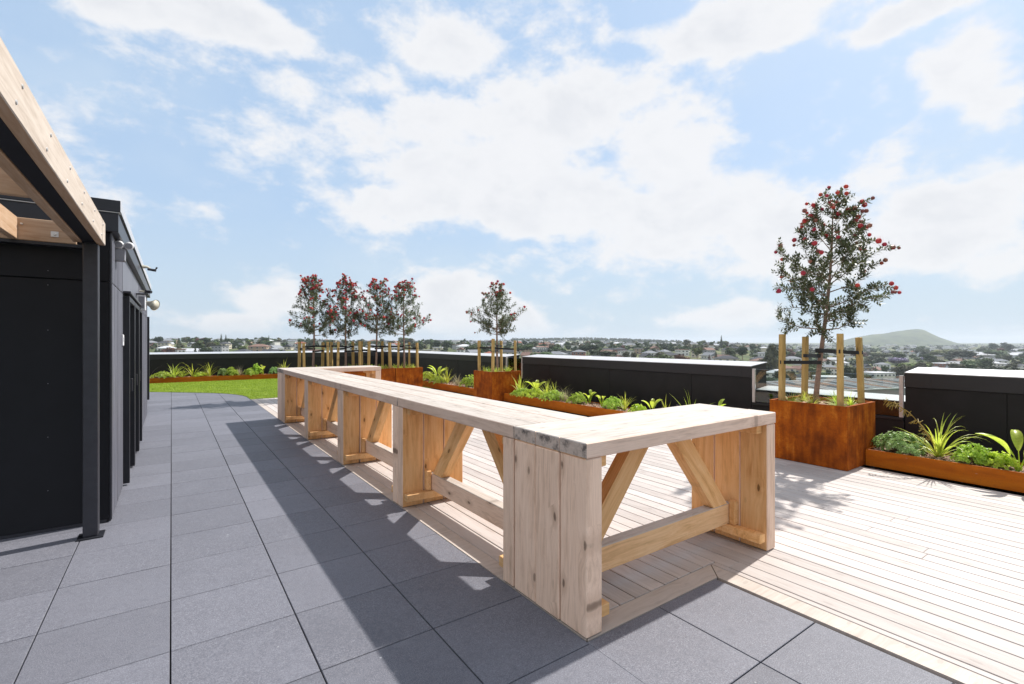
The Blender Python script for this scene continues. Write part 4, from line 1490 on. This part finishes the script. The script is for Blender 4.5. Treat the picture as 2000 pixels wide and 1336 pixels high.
def ground_z(x, y):
    d, r = bearing_u(x, y)
    dist = math.hypot(x, y)
    ang_ = math.degrees(math.atan2(r, d))
    ang_ = max(-45, min(45, ang_))
    p = 1000 + 944 * math.tan(R(ang_))
    q = math.log(max(dist * math.cos(R(ang_)), 111))
    ld = np.log(TBL_D)
    colv = [np.interp(p, TBL_P, TBL[:, j]) for j in range(6)]
    z = float(np.interp(q, ld, colv))
    return z + 0.8 * math.sin(x * .013) * math.cos(y * .011)


m, t, b = new_mat('grassy suburb ground')
c = coords(t, (1, 1, 1), False)
n1 = t.noise(c, 0.008, 6, 0.65)
n2 = t.noise(c, 0.05, 5, 0.7)
base = t.ramp(n1, [(0.35, (0.045, 0.065, 0.028)), (0.5, (0.09, 0.11, 0.045)), (0.62, (0.17, 0.165, 0.08)), (0.75, (0.14, 0.14, 0.12))])
base = t.mix(t.smooth(n2, 0.52, 0.62, 0, 0.7), base, (0.03, 0.048, 0.02))
t.l(base, b.inputs['Base Color'])
b.inputs['Roughness'].default_value = 0.95
b.inputs['Specular IOR Level'].default_value = 0.1
M['land'] = m
rad = [18, 60, 110, 160, 210, 270, 340, 420, 500, 600, 700, 820, 950, 1100, 1300, 1600, 2000, 2500, 3200, 4000, 5200, 7000, 10000, 15000]
NA = 180
vs, fs = [(0, 0, -26.2)], []
for r_ in rad:
    for k in range(NA):
        a = 2 * math.pi * k / NA
        x, y = r_ * math.sin(a), r_ * math.cos(a)
        z = ground_z(x, y)
        if r_ > 4500:
            z = min(z, -14) if r_ > 5500 else z * .6 - 8
        vs.append((x, y, z))
for k in range(NA):
    fs.append([0, 1 + (k + 1) % NA, 1 + k])
for i in range(len(rad) - 1):
    for k in range(NA):
        a, b_ = 1 + i * NA + k, 1 + i * NA + (k + 1) % NA
        fs.append([a, b_, b_ + NA, a + NA])
link('terrain', rawmesh('terrain', vs, fs, 'land', True), kind='structure')

# grassy volcanic hill
hd = 3100.0


def P2W(p, d):
    """a point at a bearing offset p (944 = 45 degrees right of the terrace's diagonal) and depth d"""
    a = R(BEAR0)
    r = (p - 1000) / 944 * d
    return d * math.sin(a) + r * math.cos(a), d * math.cos(a) - r * math.sin(a)


prof = [(1600, 0), (1640, 6), (1675, 14), (1700, 17), (1735, 20.5), (1755, 23), (1772, 25.8), (1790, 26.2), (1803, 25), (1818, 19), (1832, 13), (1848, 8.5), (1866, 4), (1880, 1.5), (1895, 0)]
pp = [q[0] for q in prof]
ph = [q[1] for q in prof]
vs, fs = [], []
na, nb = 74, 26
hr = np.random.default_rng(4)
for j in range(nb + 1):
    v = j / nb * 2 - 1
    for i in range(na + 1):
        p = 1600 + 295 * i / na
        dd = hd + v * 420
        u = np.interp(p + 6 * math.sin(v * 4), pp, ph)
        e = max(0, 1 - abs(v) ** 1.8)
        z = 1.6 + (u - 7) / 944 * hd if False else (u / 944 * hd) * e
        gul = 2.0 * math.sin(i * .55 + v * 3) * e * (u / 26)
        x, y = P2W(p, dd)
        vs.append((x, y, -20 + 1.2 * z + gul + (-1.5 if e == 0 else 0)))
for j in range(nb):
    for i in range(na):
        a = j * (na + 1) + i
        fs.append([a, a + 1, a + na + 2, a + na + 1])
m, t, b = new_mat('hill grass')
c = coords(t, (1, 1, 1), False)
n1 = t.noise(c, 0.012, 6, 0.7)
base = t.ramp(n1, [(0.40, (0.016, 0.032, 0.012)), (0.52, (0.045, 0.070, 0.022)), (0.66, (0.095, 0.11, 0.04))])
t.l(base, b.inputs['Base Color'])
b.inputs['Roughness'].default_value = 0.95
M['hill'] = m
link('hill', rawmesh('hill', vs, fs, 'hill', True), kind='structure')

# ------------------------------------------------------------------ far trees
FT = {
    'dark': leafmat('dark green far crown', (0.020, 0.034, 0.016), (0.040, 0.062, 0.028), (0.075, 0.10, 0.045), .7, 0, .5, .1),
    'mid': leafmat('mid green far crown', (0.032, 0.055, 0.018), (0.065, 0.10, 0.032), (0.11, 0.15, 0.05), .7, 0, .5, .1),
    'yellow': leafmat('yellow green far crown', (0.07, 0.10, 0.02), (0.12, 0.16, 0.035), (0.19, 0.22, 0.06), .7, 0, .5, .1),
    'olive': leafmat('olive far crown', (0.045, 0.05, 0.026), (0.085, 0.09, 0.045), (0.13, 0.13, 0.07), .7, 0, .5, .1),
    'purple': leafmat('jacaranda purple crown', (0.10, 0.085, 0.15), (0.19, 0.16, 0.27), (0.28, 0.24, 0.38), .7, 0, .5, .1),
    'red': leafmat('dark red flowering crown', (0.06, 0.025, 0.02), (0.11, 0.045, 0.035), (0.15, 0.075, 0.05), .7, 0, .5, .1),
}


def crown_arrays(seed, shape, ntri, size, core=True):
    """unit crown: width 1, height 1, base at z=0, as triangles (n,3,3)"""
    r = np.random.default_rng(seed)
    if shape == 'pine':
        lobes = [((0, 0, z), .42 * (1 - z) + .04, .42 * (1 - z) + .04, .07) for z in np.linspace(.08, .95, 9)]
    elif shape == 'flat':
        lobes = [((r.uniform(-.28, .28), r.uniform(-.28, .28), r.uniform(.35, .7)), r.uniform(.16, .26), r.uniform(.16, .26), r.uniform(.14, .24)) for _ in range(11)]
    elif shape == 'tall':
        lobes = [((r.uniform(-.18, .18), r.uniform(-.18, .18), z), r.uniform(.2, .34) * (1.15 - z * .7), r.uniform(.2, .34) * (1.15 - z * .7), r.uniform(.12, .2)) for z in np.linspace(.15, .88, 10)]
    else:
        lobes = []
        for _ in range(12):
            a, q, z = r.uniform(0, 6.28), r.uniform(0, .27), r.uniform(.25, .75)
            lobes.append(((math.cos(a) * q, math.sin(a) * q, z), r.uniform(.15, .26), r.uniform(.15, .26), r.uniform(.14, .24)))
    T = []
    w_ = np.array([l[1] for l in lobes])
    w_ = w_ / w_.sum()
    idx = r.choice(len(lobes), ntri, p=w_)
    for i in idx:
        (c_, ra, rb, rc) = lobes[i]
        d = r.normal(size=3)
        d /= np.linalg.norm(d)
        k = r.uniform(.75, 1.08)
        p = np.array(c_) + d * np.array([ra, rb, rc]) * k
        t1 = np.cross(d, r.normal(size=3))
        t1 /= np.linalg.norm(t1) + 1e-9
        t2 = np.cross(d, t1)
        s_ = size * r.uniform(.6, 1.4)
        tilt = d * r.uniform(-.5, .5) * s_
        T.append([p + t1 * s_ + tilt, p - t1 * s_ * .6 + t2 * s_, p - t1 * s_ * .6 - t2 * s_ - tilt])
    if core:
        # each lobe has a darker solid heart so the crown is not see-through everywhere
        for (c_, ra, rb, rc) in lobes:
            o = [np.array(c_) + np.array(v) * np.array([ra, rb, rc]) * .78 for v in ((1, 0, 0), (0, 1, 0), (-1, 0, 0), (0, -1, 0), (0, 0, 1), (0, 0, -1))]
            for (i, j, k) in ((0, 1, 4), (1, 2, 4), (2, 3, 4), (3, 0, 4), (1, 0, 5), (2, 1, 5), (3, 2, 5), (0, 3, 5)):
                T.append([o[i], o[j], o[k]])
    return np.array(T)


SH = ['round', 'flat', 'tall', 'pine', 'round', 'flat']
CR = [crown_arrays(i, s_, 900 if s_ != 'pine' else 700, .045 if s_ != 'pine' else .03) for i, s_ in enumerate(SH)]
CRM = [npmesh('crown', T.reshape(-1, 3), np.arange(len(T) * 3).reshape(-1, 3), FT['dark']) for T in CR]
vs, fs = [], []
tube(vs, fs, [(0, 0, -.2), (0.01, 0, .2), (0, 0.01, .55)], [.035, .028, .012], 6)
TRK = rawmesh('trunk', vs, fs, 'bark')

CN = {'dark': 'dark green', 'mid': 'mid green', 'yellow': 'yellow green', 'olive': 'olive green', 'purple': 'purple flowering', 'red': 'dull red flowering'}
SN = {'round': 'round', 'flat': 'spreading', 'tall': 'tall narrow', 'pine': 'conical pine'}


def zone(p):
    for lim, nm in ((560, 'above the far parapet'), (840, 'behind the four-tree row'),
                    (1030, 'behind the lone middle tree'), (1250, 'left above the middle parapet'),
                    (1480, 'right above the middle parapet'), (1690, 'behind the nearest stakes'), (1790, 'below the hill top'),
                    (1900, 'below the hill side')):
        if p < lim:
            return nm
    return 'right of the hill'


reg = []    # (object, p, base key, group) labelled at the end


def far_tree(p, d, hh, kind, si, wide=1.0, z=None, gz=None):
    x, y = P2W(p, d)
    g = ground_z(x, y) if gz is None else gz
    o = link('tree', None, None, (x, y, g), (0, 0, random.uniform(0, 6.28)), category='tree')
    tr2 = link('trunk', TRK, o)
    tr2.scale = (hh * .9, hh * .9, hh)
    cr = link('crown', CRM[si], o, (0, 0, hh * .10))
    wv_ = hh * (1.15 if SH[si] == 'round' else 1.7 if SH[si] == 'flat' else .62 if SH[si] == 'tall' else .5) * wide
    cr.scale = (wv_, wv_ * random.uniform(.85, 1.1), hh * .93)
    cr.material_slots[0].link = 'OBJECT'
    cr.material_slots[0].material = FT[kind]
    reg.append((o, p, '%s %s tree %%s' % (CN[kind], SN[SH[si]]), 'suburban trees seen beyond the parapets'))
    return o


# ------------------------------------------------------------------ far houses
HM = {}
for nm, cl in {'white': (0.72, 0.71, 0.68), 'cream': (0.60, 0.54, 0.42), 'grey': (0.36, 0.36, 0.37), 'tan': (0.42, 0.31, 0.22), 'brick': (0.27, 0.12, 0.085)}.items():
    HM[nm] = plain(nm + ' house wall', cl, .8, n_amt=.08, n_scale=.4)
HR = {}
for nm, cl in {'grey': (0.22, 0.23, 0.25), 'dark': (0.075, 0.078, 0.088), 'pale': (0.56, 0.57, 0.60), 'brown': (0.22, 0.14, 0.115), 'red': (0.30, 0.12, 0.085)}.items():
    HR[nm] = plain(nm + ' house roof', cl, .9, spec=.1, n_amt=.12, n_scale=.6)
M['win'] = plain('far window glass', (0.035, 0.045, 0.055), .12, n_amt=.05)
M['trimw'] = plain('white window frame', (0.7, 0.7, 0.7), .5, n_amt=.03)


def roof_mesh(kind, w_, d_, h_, ov=.5):
    x, y = w_ / 2 + ov, d_ / 2 + ov
    e = .18
    if kind == 'flat':
        vs = [(-x, -y, 0), (x, -y, 0), (x, y, 0), (-x, y, 0), (-x, -y, .5), (x, -y, .5), (x, y, .5), (-x, y, .5)]
        fs = [[3, 2, 1, 0], [4, 5, 6, 7], [0, 1, 5, 4], [1, 2, 6, 5], [2, 3, 7, 6], [3, 0, 4, 7]]
    else:
        rx = x - (y if kind == 'hip' else 0)
        vs = [(-x, -y, 0), (x, -y, 0), (x, y, 0), (-x, y, 0), (-x, -y, e), (x, -y, e), (x, y, e), (-x, y, e), (-rx, 0, h_), (rx, 0, h_)]
        fs = [[3, 2, 1, 0], [0, 1, 5, 4], [1, 2, 6, 5], [2, 3, 7, 6], [3, 0, 4, 7], [4, 5, 9, 8], [6, 7, 8, 9], [5, 6, 9], [7, 4, 8]]
    return rawmesh('roof', vs, fs, HR['grey'])


def wall_mesh(w_, d_, h_, gable, rh):
    x, y = w_ / 2, d_ / 2
    vs = [(-x, -y, -2), (x, -y, -2), (x, y, -2), (-x, y, -2), (-x, -y, h_), (x, -y, h_), (x, y, h_), (-x, y, h_)]
    fs = [[0, 1, 5, 4], [2, 3, 7, 6], [4, 5, 6, 7]]
    if gable:
        vs += [(-x, 0, h_ + rh * .93), (x, 0, h_ + rh * .93)]
        fs += [[1, 2, 6, 9, 5], [3, 0, 4, 8, 7]]
    else:
        fs += [[1, 2, 6, 5], [3, 0, 4, 7]]
    return rawmesh('wall', vs, fs, HM['white'])


WINF = cbox_mesh(1.9, .10, 1.4, .02, 'trimw')
WINP = cbox_mesh(1.7, .06, 1.2, .01, 'win')
PROTO = []
for (kind, w_, d_, h_, rh) in (('hip', 14, 9, 3.0, 2.4), ('gable', 13, 8, 3.0, 2.8), ('hip', 12, 9, 5.8, 2.2), ('gable', 11, 7.5, 5.8, 2.6), ('flat', 13, 9, 6.0, .5), ('gable', 18, 9, 3.2, 3.0), ('hip', 17, 11, 5.6, 2.6)):
    PROTO.append((kind, w_, d_, h_, wall_mesh(w_, d_, h_, kind == 'gable', rh), roof_mesh(kind, w_, d_, rh), rh))
for pr_ in PROTO:
    pass


def house(p, d, pi_, wc, rc, rz_, windows=True, s=1.0, zoff=0.0, name='house', cat='house', label=None):
    kind, w_, d_, h_, wm, rm, rh = PROTO[pi_]
    x, y = P2W(p, d)
    o = link(name, None, None, (x, y, ground_z(x, y) + zoff), (0, 0, rz_), category=cat)
    o.scale = (s, s, s)
    a = link('wall', wm, o)
    a.material_slots[0].link = 'OBJECT'
    a.material_slots[0].material = HM[wc]
    r_ = link('roof', rm, o, (0, 0, h_ + .01))
    r_.material_slots[0].link = 'OBJECT'
    r_.material_slots[0].material = HR[rc]
    if windows:
        for fl in range(2 if h_ > 5 else 1):
            for sy in (-1, 1):
                for k in range(3):
                    xx = (k - 1) * w_ * .30
                    wf = link('window', WINF, o, (xx, sy * (d_ / 2 + .03), 1.7 + fl * 2.8))
                    link('pane', WINP, wf, (0, sy * .035, 0))
            for sx2 in (-1, 1):
                for k in range(2):
                    wf = link('window', WINF, o, (sx2 * (w_ / 2 + .03), (k - .5) * d_ * .45, 1.7 + fl * 2.8), (0, 0, R(90)))
                    link('pane', WINP, wf, (0, -sx2 * .035, 0))
    if label:
        o['label'] = label
    else:
        st = 'two storey ' if h_ > 5 else 'low '
        reg.append((o, p, '%s%s walled house with %s %s roof %%s' % (st, wc, rc, kind), 'suburban houses seen beyond the parapets'))
    return o


def py_of(d, z):
    return 667.5 + 944 * (1.6 - z) / d


def line_of(p):   # the parapets' top edge as seen from the terrace
    if p < 1020:
        return 689
    if p < 1490:
        return 690 + (p - 1020) * .035
    if p < 1765:
        return 750
    return 726


# placed landmarks first
far_tree(326, 330, 9.0, 'red', 4, 1.2, gz=-15.5)
far_tree(548, 330, 7.5, 'red', 0, 1.0, gz=-14)
for (p, d, hh, kd, si, wd_) in ((432, 640, 16, 'dark', 3, .8), (441, 650, 15, 'dark', 3, .8), (525, 640, 14, 'dark', 3, .9), (1409, 700, 20, 'dark', 3, .8),
                                (1416, 705, 12, 'dark', 3, .9), (400, 560, 13, 'dark', 0, 1.2), (310, 600, 13, 'dark', 4, 1.2), (640, 500, 12, 'mid', 4, 1.3), (700, 480, 11, 'mid', 0, 1.2),
                                (850, 560, 13, 'dark', 0, 1.1), (873, 580, 13, 'dark', 4, 1.1), (905, 380, 9, 'mid', 0, 1.2), (985, 360, 8, 'mid', 4, 1.1), (1083, 480, 10, 'mid', 0, 1.2),
                                (1040, 640, 13, 'dark', 4, 1.1), (1275, 330, 11, 'mid', 4, 1.1), (1300, 340, 11.5, 'mid', 0, 1.2), (1262, 320, 8, 'yellow', 0, 1.1), (1293, 620, 12, 'dark', 1, 1.0),
                                (1450, 480, 14, 'dark', 4, 1.1), (1425, 470, 12, 'mid', 0, 1.0), (1510, 330, 22, 'olive', 2, 1.2), (1500, 340, 16, 'mid', 2, 1.2),
                                (1950, 340, 17, 'dark', 5, 1.0), (1925, 350, 13, 'mid', 0, 1.0), (1890, 420, 15, 'mid', 0, 1.3), (1870, 410, 13, 'olive', 4, 1.2),
                                (1658, 280, 17, 'dark', 2, 1.7), (1672, 290, 15, 'dark', 0, 1.2), (1785, 440, 13, 'yellow', 1, 1.2), (1808, 450, 12, 'yellow', 0, 1.1),
                                (1755, 560, 13, 'purple', 1, 1.1), (1810, 600, 12, 'purple', 0, 1.1), (1880, 460, 10, 'purple', 0, .9), (1735, 240, 9, 'mid', 0, 1.1), (1690, 250, 9, 'mid', 4, 1.1),
                                (1840, 800, 18, 'yellow', 1, 1.4), (1720, 700, 14, 'mid', 1, 1.3), (1880, 700, 20, 'dark', 5, 1.2), (1965, 1100, 26, 'dark', 0, 1.0), (1940, 1150, 24, 'dark', 4, 1.0),
                                (1535, 300, 9, 'olive', 0, 1.2), (1600, 300, 10, 'mid', 4, 1.0)):
    far_tree(p, d, hh, kd, si, wd_)

# white apartment blocks, their windows built one by one
def block(label, p, d, w_, dp, h_, floors, cols, rz_, wc='white', name='apartment_block', zoff=0.0, roofc='pale'):
    x, y = P2W(p, d)
    o = link(name, None, None, (x, y, ground_z(x, y) + zoff), (0, 0, rz_), category='building', label=label)
    vs = [(-w_ / 2, -dp / 2, -3), (w_ / 2, -dp / 2, -3), (w_ / 2, dp / 2, -3), (-w_ / 2, dp / 2, -3), (-w_ / 2, -dp / 2, h_), (w_ / 2, -dp / 2, h_), (w_ / 2, dp / 2, h_), (-w_ / 2, dp / 2, h_)]
    link('wall', rawmesh('wall', vs, [[0, 1, 5, 4], [1, 2, 6, 5], [2, 3, 7, 6], [3, 0, 4, 7], [4, 5, 6, 7]], HM[wc]), o)
    rm = roof_mesh('flat', w_, dp, 1, .25)
    rm.materials[0] = HR[roofc]
    link('roof', rm, o, (0, 0, h_ + .01))
    for f_ in range(floors):
        z = h_ * (f_ + .55) / floors
        for k in range(cols):
            wf = link('window', WINF, o, (w_ * ((k + .5) / cols - .5), -dp / 2 - .03, z))
            link('pane', WINP, wf, (0, -.035, 0))
        for k in range(3):
            wf = link('window', WINF, o, (-w_ / 2 - .03, dp * ((k + .5) / 3 - .5), z), (0, 0, R(90)))
            link('pane', WINP, wf, (0, .035, 0))
    return o


face = -R(BEAR0)     # blocks turned towards the terrace
block('white three storey apartment block with rows of windows left of the right parapet', 1713, 330, 17, 12, 9.0, 3, 5, face + .25, zoff=1.5)
block('large pale apartment building seen between the stakes of the nearest tree', 1622, 250, 13, 12, 13.0, 4, 4, face - .3, wc='grey', zoff=-.5, name='apartment_building')
block('long low white commercial building behind the left stakes of the nearest tree', 1558, 300, 22, 12, 6.0, 2, 8, face + .1, zoff=-2, name='commercial_building')
block('modern white cubic house between the trunks of the four planter trees', 682, 420, 17, 10, 8.0, 2, 4, face + .2, zoff=1.5, name='modern_house')
block('long white roofed factory below the right end of the hill', 1862, 900, 75, 25, 8.0, 1, 14, face, zoff=-4, name='factory')
block('long pale flat roofed brick building right of the purple trees', 1865, 520, 50, 16, 6.5, 2, 12, face + .1, 'brick', name='school_building')
block('low brick building with a wide brown roof above the corner of the right parapet', 1790, 345, 20, 12, 5.5, 1, 6, face + .15, 'brick', 'brick_building', zoff=.5, roofc='brown')
# greenhouse roofs on the right
x, y = P2W(1985, 800)
gh = thing('greenhouse', 'wide white greenhouse sheds at the far right under the horizon', 'greenhouse', (x, y, ground_z(x, y)), face)
for k in range(9):
    wm = rawmesh('bay', [(-75, 0, -2), (75, 0, -2), (75, 12, -2), (-75, 12, -2), (-75, 0, 6), (75, 0, 6), (75, 12, 6), (-75, 12, 6), (-75, 6, 9), (75, 6, 9)],
                 [[0, 1, 5, 4], [2, 3, 7, 6], [4, 5, 9, 8], [6, 7, 8, 9], [1, 2, 6, 9, 5], [3, 0, 4, 8, 7]], HR['pale'])
    link('bay', wm, gh, (0, k * 12, 0))
# neighbouring large shed roof below the glass
x, y = P2W(1640, 208)
sh = thing('warehouse', 'big grey metal warehouse roof just below the nearest glass panel', 'warehouse', (x, y, -16.5), face + .32)
W2, D2 = 88, 40
vs = [(-W2 / 2, -D2 / 2, -10), (W2 / 2, -D2 / 2, -10), (W2 / 2, D2 / 2, -10), (-W2 / 2, D2 / 2, -10), (-W2 / 2, -D2 / 2, -.2), (W2 / 2, -D2 / 2, -.2), (W2 / 2, D2 / 2, -.2), (-W2 / 2, D2 / 2, -.2)]
link('wall', rawmesh('wall', vs, [[0, 1, 5, 4], [1, 2, 6, 5], [2, 3, 7, 6], [3, 0, 4, 7]], HM['grey']), sh)
for k in range(24):
    xa = -W2 / 2 + k * W2 / 24
    me = rawmesh('roof_sheet', [(0, -D2 / 2, 0), (W2 / 24 - .06, -D2 / 2, 0), (W2 / 24 - .06, 0, 1.6), (0, 0, 1.6), (W2 / 24 - .06, D2 / 2, 0), (0, D2 / 2, 0)],
                 [[0, 1, 2, 3], [3, 2, 4, 5]], HR['brown' if k % 5 == 2 else 'grey' if k % 3 else 'dark'])
    link('roof_sheet', me, sh, (xa, 0, 0))
    me = cbox_mesh(.16, 19.9, .10, .01, 'steel_black')
    o = link('ridge_rib', me, sh, (xa + W2 / 24 - .03, -D2 / 4, .84), (math.atan(1.6 / (D2 / 2)), 0, 0))
for (ya, yb) in ((-D2 / 2 - .6, -D2 / 2 - .02), (D2 / 2 + .02, D2 / 2 + .6)):
    box('gutter', sh, (-W2 / 2, ya, -.25), (W2 / 2, yb, .12), 'trimw', .01)

# scattered houses and trees, denser towards the terrace than far away
rc_ = random.Random(11)
placed = []


def free(p, d, wp, dl):
    for (q, e, w2, l2) in placed:
        if abs(p - q) < (wp + w2) / 2 * .8 and abs(math.log(d / e)) < (dl + l2) / 2:
            return False
    return True


nh = 0
tries = 0
WC = ['white'] * 8 + ['cream'] * 4 + ['grey'] * 3 + ['tan'] * 2 + ['brick']
RC = ['grey'] * 7 + ['dark'] * 5 + ['pale'] * 2 + ['brown'] * 4 + ['red']
while nh < 285 and tries < 12000:
    tries += 1
    p = rc_.uniform(285, 2030)
    d = math.exp(rc_.uniform(math.log(230), math.log(1250)))
    x, y = P2W(p, d)
    z = ground_z(x, y)
    pi_ = rc_.randrange(len(PROTO))
    top = z + PROTO[pi_][3] + 2
    if py_of(d, top) > line_of(p) - 1:
        continue
    if 1660 < p < 1770 and d < 300 or (1480 < p < 1765 and d < 255):
        continue
    wp = 15 / d * 944
    if not free(p, d, wp, .05):
        continue
    placed.append((p, d, wp, .05))
    house(p, d, pi_, rc_.choice(WC), rc_.choice(RC), rc_.choice((face, face + 1.57, face + .3, face - .4, .2)) + rc_.uniform(-.2, .2), d < 620)
    nh += 1
nt = len([1 for r_ in reg if r_[0].name.startswith('tree')])
tries = 0
KD = ['dark'] * 6 + ['mid'] * 6 + ['olive'] * 3 + ['yellow'] * 2 + ['red']
while nt < 290 and tries < 9000:
    tries += 1
    p = rc_.uniform(285, 2030)
    d = math.exp(rc_.uniform(math.log(240), math.log(1100)))
    x, y = P2W(p, d)
    z = ground_z(x, y)
    hh = rc_.uniform(5, 10.5) if rc_.random() < .7 else rc_.uniform(9, 14)
    if p > 1500:
        hh *= 1.25
    if py_of(d, z + hh) > line_of(p) - 1:
        continue
    if 1660 < p < 1770 and d < 325 or (1480 < p < 1765 and d < 255):
        continue
    wp = hh * 1.1 / d * 944
    if not free(p, d, wp * .6, .012):
        continue
    placed.append((p, d, wp * .6, .012))
    si = rc_.choice((0, 0, 1, 2, 4, 4, 5, 0, 3))
    far_tree(p, d, hh, rc_.choice(KD), si, rc_.uniform(.85, 1.25))
    nt += 1

# labels: colour and kind, where it stands, and its place from the left among look-alikes there
ORD = ['', 'second', 'third', 'fourth', 'fifth', 'sixth', 'seventh', 'eighth', 'ninth', 'tenth', 'eleventh', 'twelfth', 'thirteenth', 'fourteenth', 'fifteenth', 'sixteenth']
buckets = {}
for (o, p, key, grp) in reg:
    buckets.setdefault((key, zone(p)), []).append((p, o, grp))
for (key, zn), lst in buckets.items():
    lst.sort(key=lambda q: q[0])
    for i, (p, o, grp) in enumerate(lst):
        o['group'] = grp
        if len(lst) == 1:
            lab = key % zn
        else:
            base_ = (key % '').strip()
            lab = ('leftmost ' if i == 0 else 'rightmost ' if i == len(lst) - 1 else ORD[i] + ' ') + base_ + ' ' + zn
        o['label'] = lab

# ------------------------------------------------------------------ the far tree cover and roofs that read as a mass
def mass(name, n_, dmin, dmax, kinds, hmin, hmax, label, seed, pr_=(-300, 2400), ntri=46):
    r = np.random.default_rng(seed)
    base_sh = [crown_arrays(70 + i, s_, ntri, .13, True) for i, s_ in enumerate(('round', 'flat', 'round', 'tall'))]
    for kd in kinds:
        out = []
        for _ in range(n_ // len(kinds)):
            p = r.uniform(*pr_)
            d = math.exp(r.uniform(math.log(dmin), math.log(dmax)))
            x, y = P2W(p, d)
            hh = r.uniform(hmin, hmax)
            T = base_sh[r.integers(4)]
            a = r.uniform(0, 6.28)
            ca, sa = math.cos(a), math.sin(a)
            wv_ = hh * r.uniform(1.0, 1.7)
            Q = np.empty_like(T)
            Q[..., 0] = (T[..., 0] * ca - T[..., 1] * sa) * wv_ + x
            Q[..., 1] = (T[..., 0] * sa + T[..., 1] * ca) * wv_ + y
            Q[..., 2] = T[..., 2] * hh + ground_z(x, y) - .5
            out.append(Q.reshape(-1, 3))
        V = np.concatenate(out)
        link(name, npmesh(name, V, np.arange(len(V)).reshape(-1, 3), FT[kd]), kind='stuff', label=label % CN[kd], category='trees')


mass('tree_cover', 1900, 560, 3600, ('dark', 'mid', 'olive'), 6, 12, 'mass of %s far trees on the rising suburb land', 3)
mass('tree_cover', 360, 2100, 3300, ('dark', 'mid'), 10, 18, 'mass of %s trees on the distant wooded ridge', 5, (1000, 1330))
# far roofs too small to pick apart
r = np.random.default_rng(8)
for (wc, cnt) in (('white', 420), ('cream', 200), ('grey', 260)):
    V, F = [], []
    for _ in range(cnt):
        p = r.uniform(-200, 2300)
        d = math.exp(r.uniform(math.log(900), math.log(3000)))
        x, y = P2W(p, d)
        g = ground_z(x, y)
        w_, dp_, h_ = r.uniform(9, 22), r.uniform(8, 12), r.uniform(3, 7)
        a = r.uniform(0, 3.14)
        ca, sa = math.cos(a), math.sin(a)
        st = len(V)
        for (i, j, k) in ((-1, -1, -2), (1, -1, -2), (1, 1, -2), (-1, 1, -2), (-1, -1, h_), (1, -1, h_), (1, 1, h_), (-1, 1, h_), (-.9, 0, h_ + 2.2), (.9, 0, h_ + 2.2)):
            X, Y = i * w_ / 2, j * dp_ / 2
            V.append((x + X * ca - Y * sa, y + X * sa + Y * ca, g + k))
        for f_ in ([0, 1, 5, 4], [1, 2, 6, 5], [2, 3, 7, 6], [3, 0, 4, 7], [4, 5, 9, 8], [6, 7, 8, 9], [5, 6, 9, 9], [7, 4, 8, 8]):
            f2 = [st + q for q in f_]
            if f2[2] == f2[3]:
                f2 = f2[:3]
            F.append(f2)
    me = rawmesh('far_roofs', V, F, [HM[wc], HR['grey' if wc != 'grey' else 'dark']])
    me.polygons.foreach_set('material_index', [0, 0, 0, 0, 1, 1, 1, 1] * cnt)
    link('far_houses', me, kind='stuff', label='scatter of tiny %s houses far across the suburb' % wc, category='houses')

# ------------------------------------------------------------------ haze
hzm = bpy.data.materials.new('haze')
hzm.use_nodes = True
ht = hzm.node_tree
ht.nodes.clear()
ho = ht.nodes.new('ShaderNodeOutputMaterial')
hv = ht.nodes.new('ShaderNodeVolumePrincipled')
hv.inputs['Color'].default_value = (0.80, 0.88, 0.97, 1)
hv.inputs['Density'].default_value = 0.00012
hv.inputs['Anisotropy'].default_value = 0.2
ht.links.new(hv.outputs[0], ho.inputs['Volume'])
me = bpy.data.meshes.new('haze')
s_ = 15500
z0_, z1_ = -60, 110
me.from_pydata([(x, y, z) for z in (z0_, z1_) for (x, y) in ((-s_, -s_), (s_, -s_), (s_, s_), (-s_, s_))], [],
               [[3, 2, 1, 0], [4, 5, 6, 7], [0, 1, 5, 4], [1, 2, 6, 5], [2, 3, 7, 6], [3, 0, 4, 7]])
me.materials.append(hzm)
link('haze', me, kind='stuff')
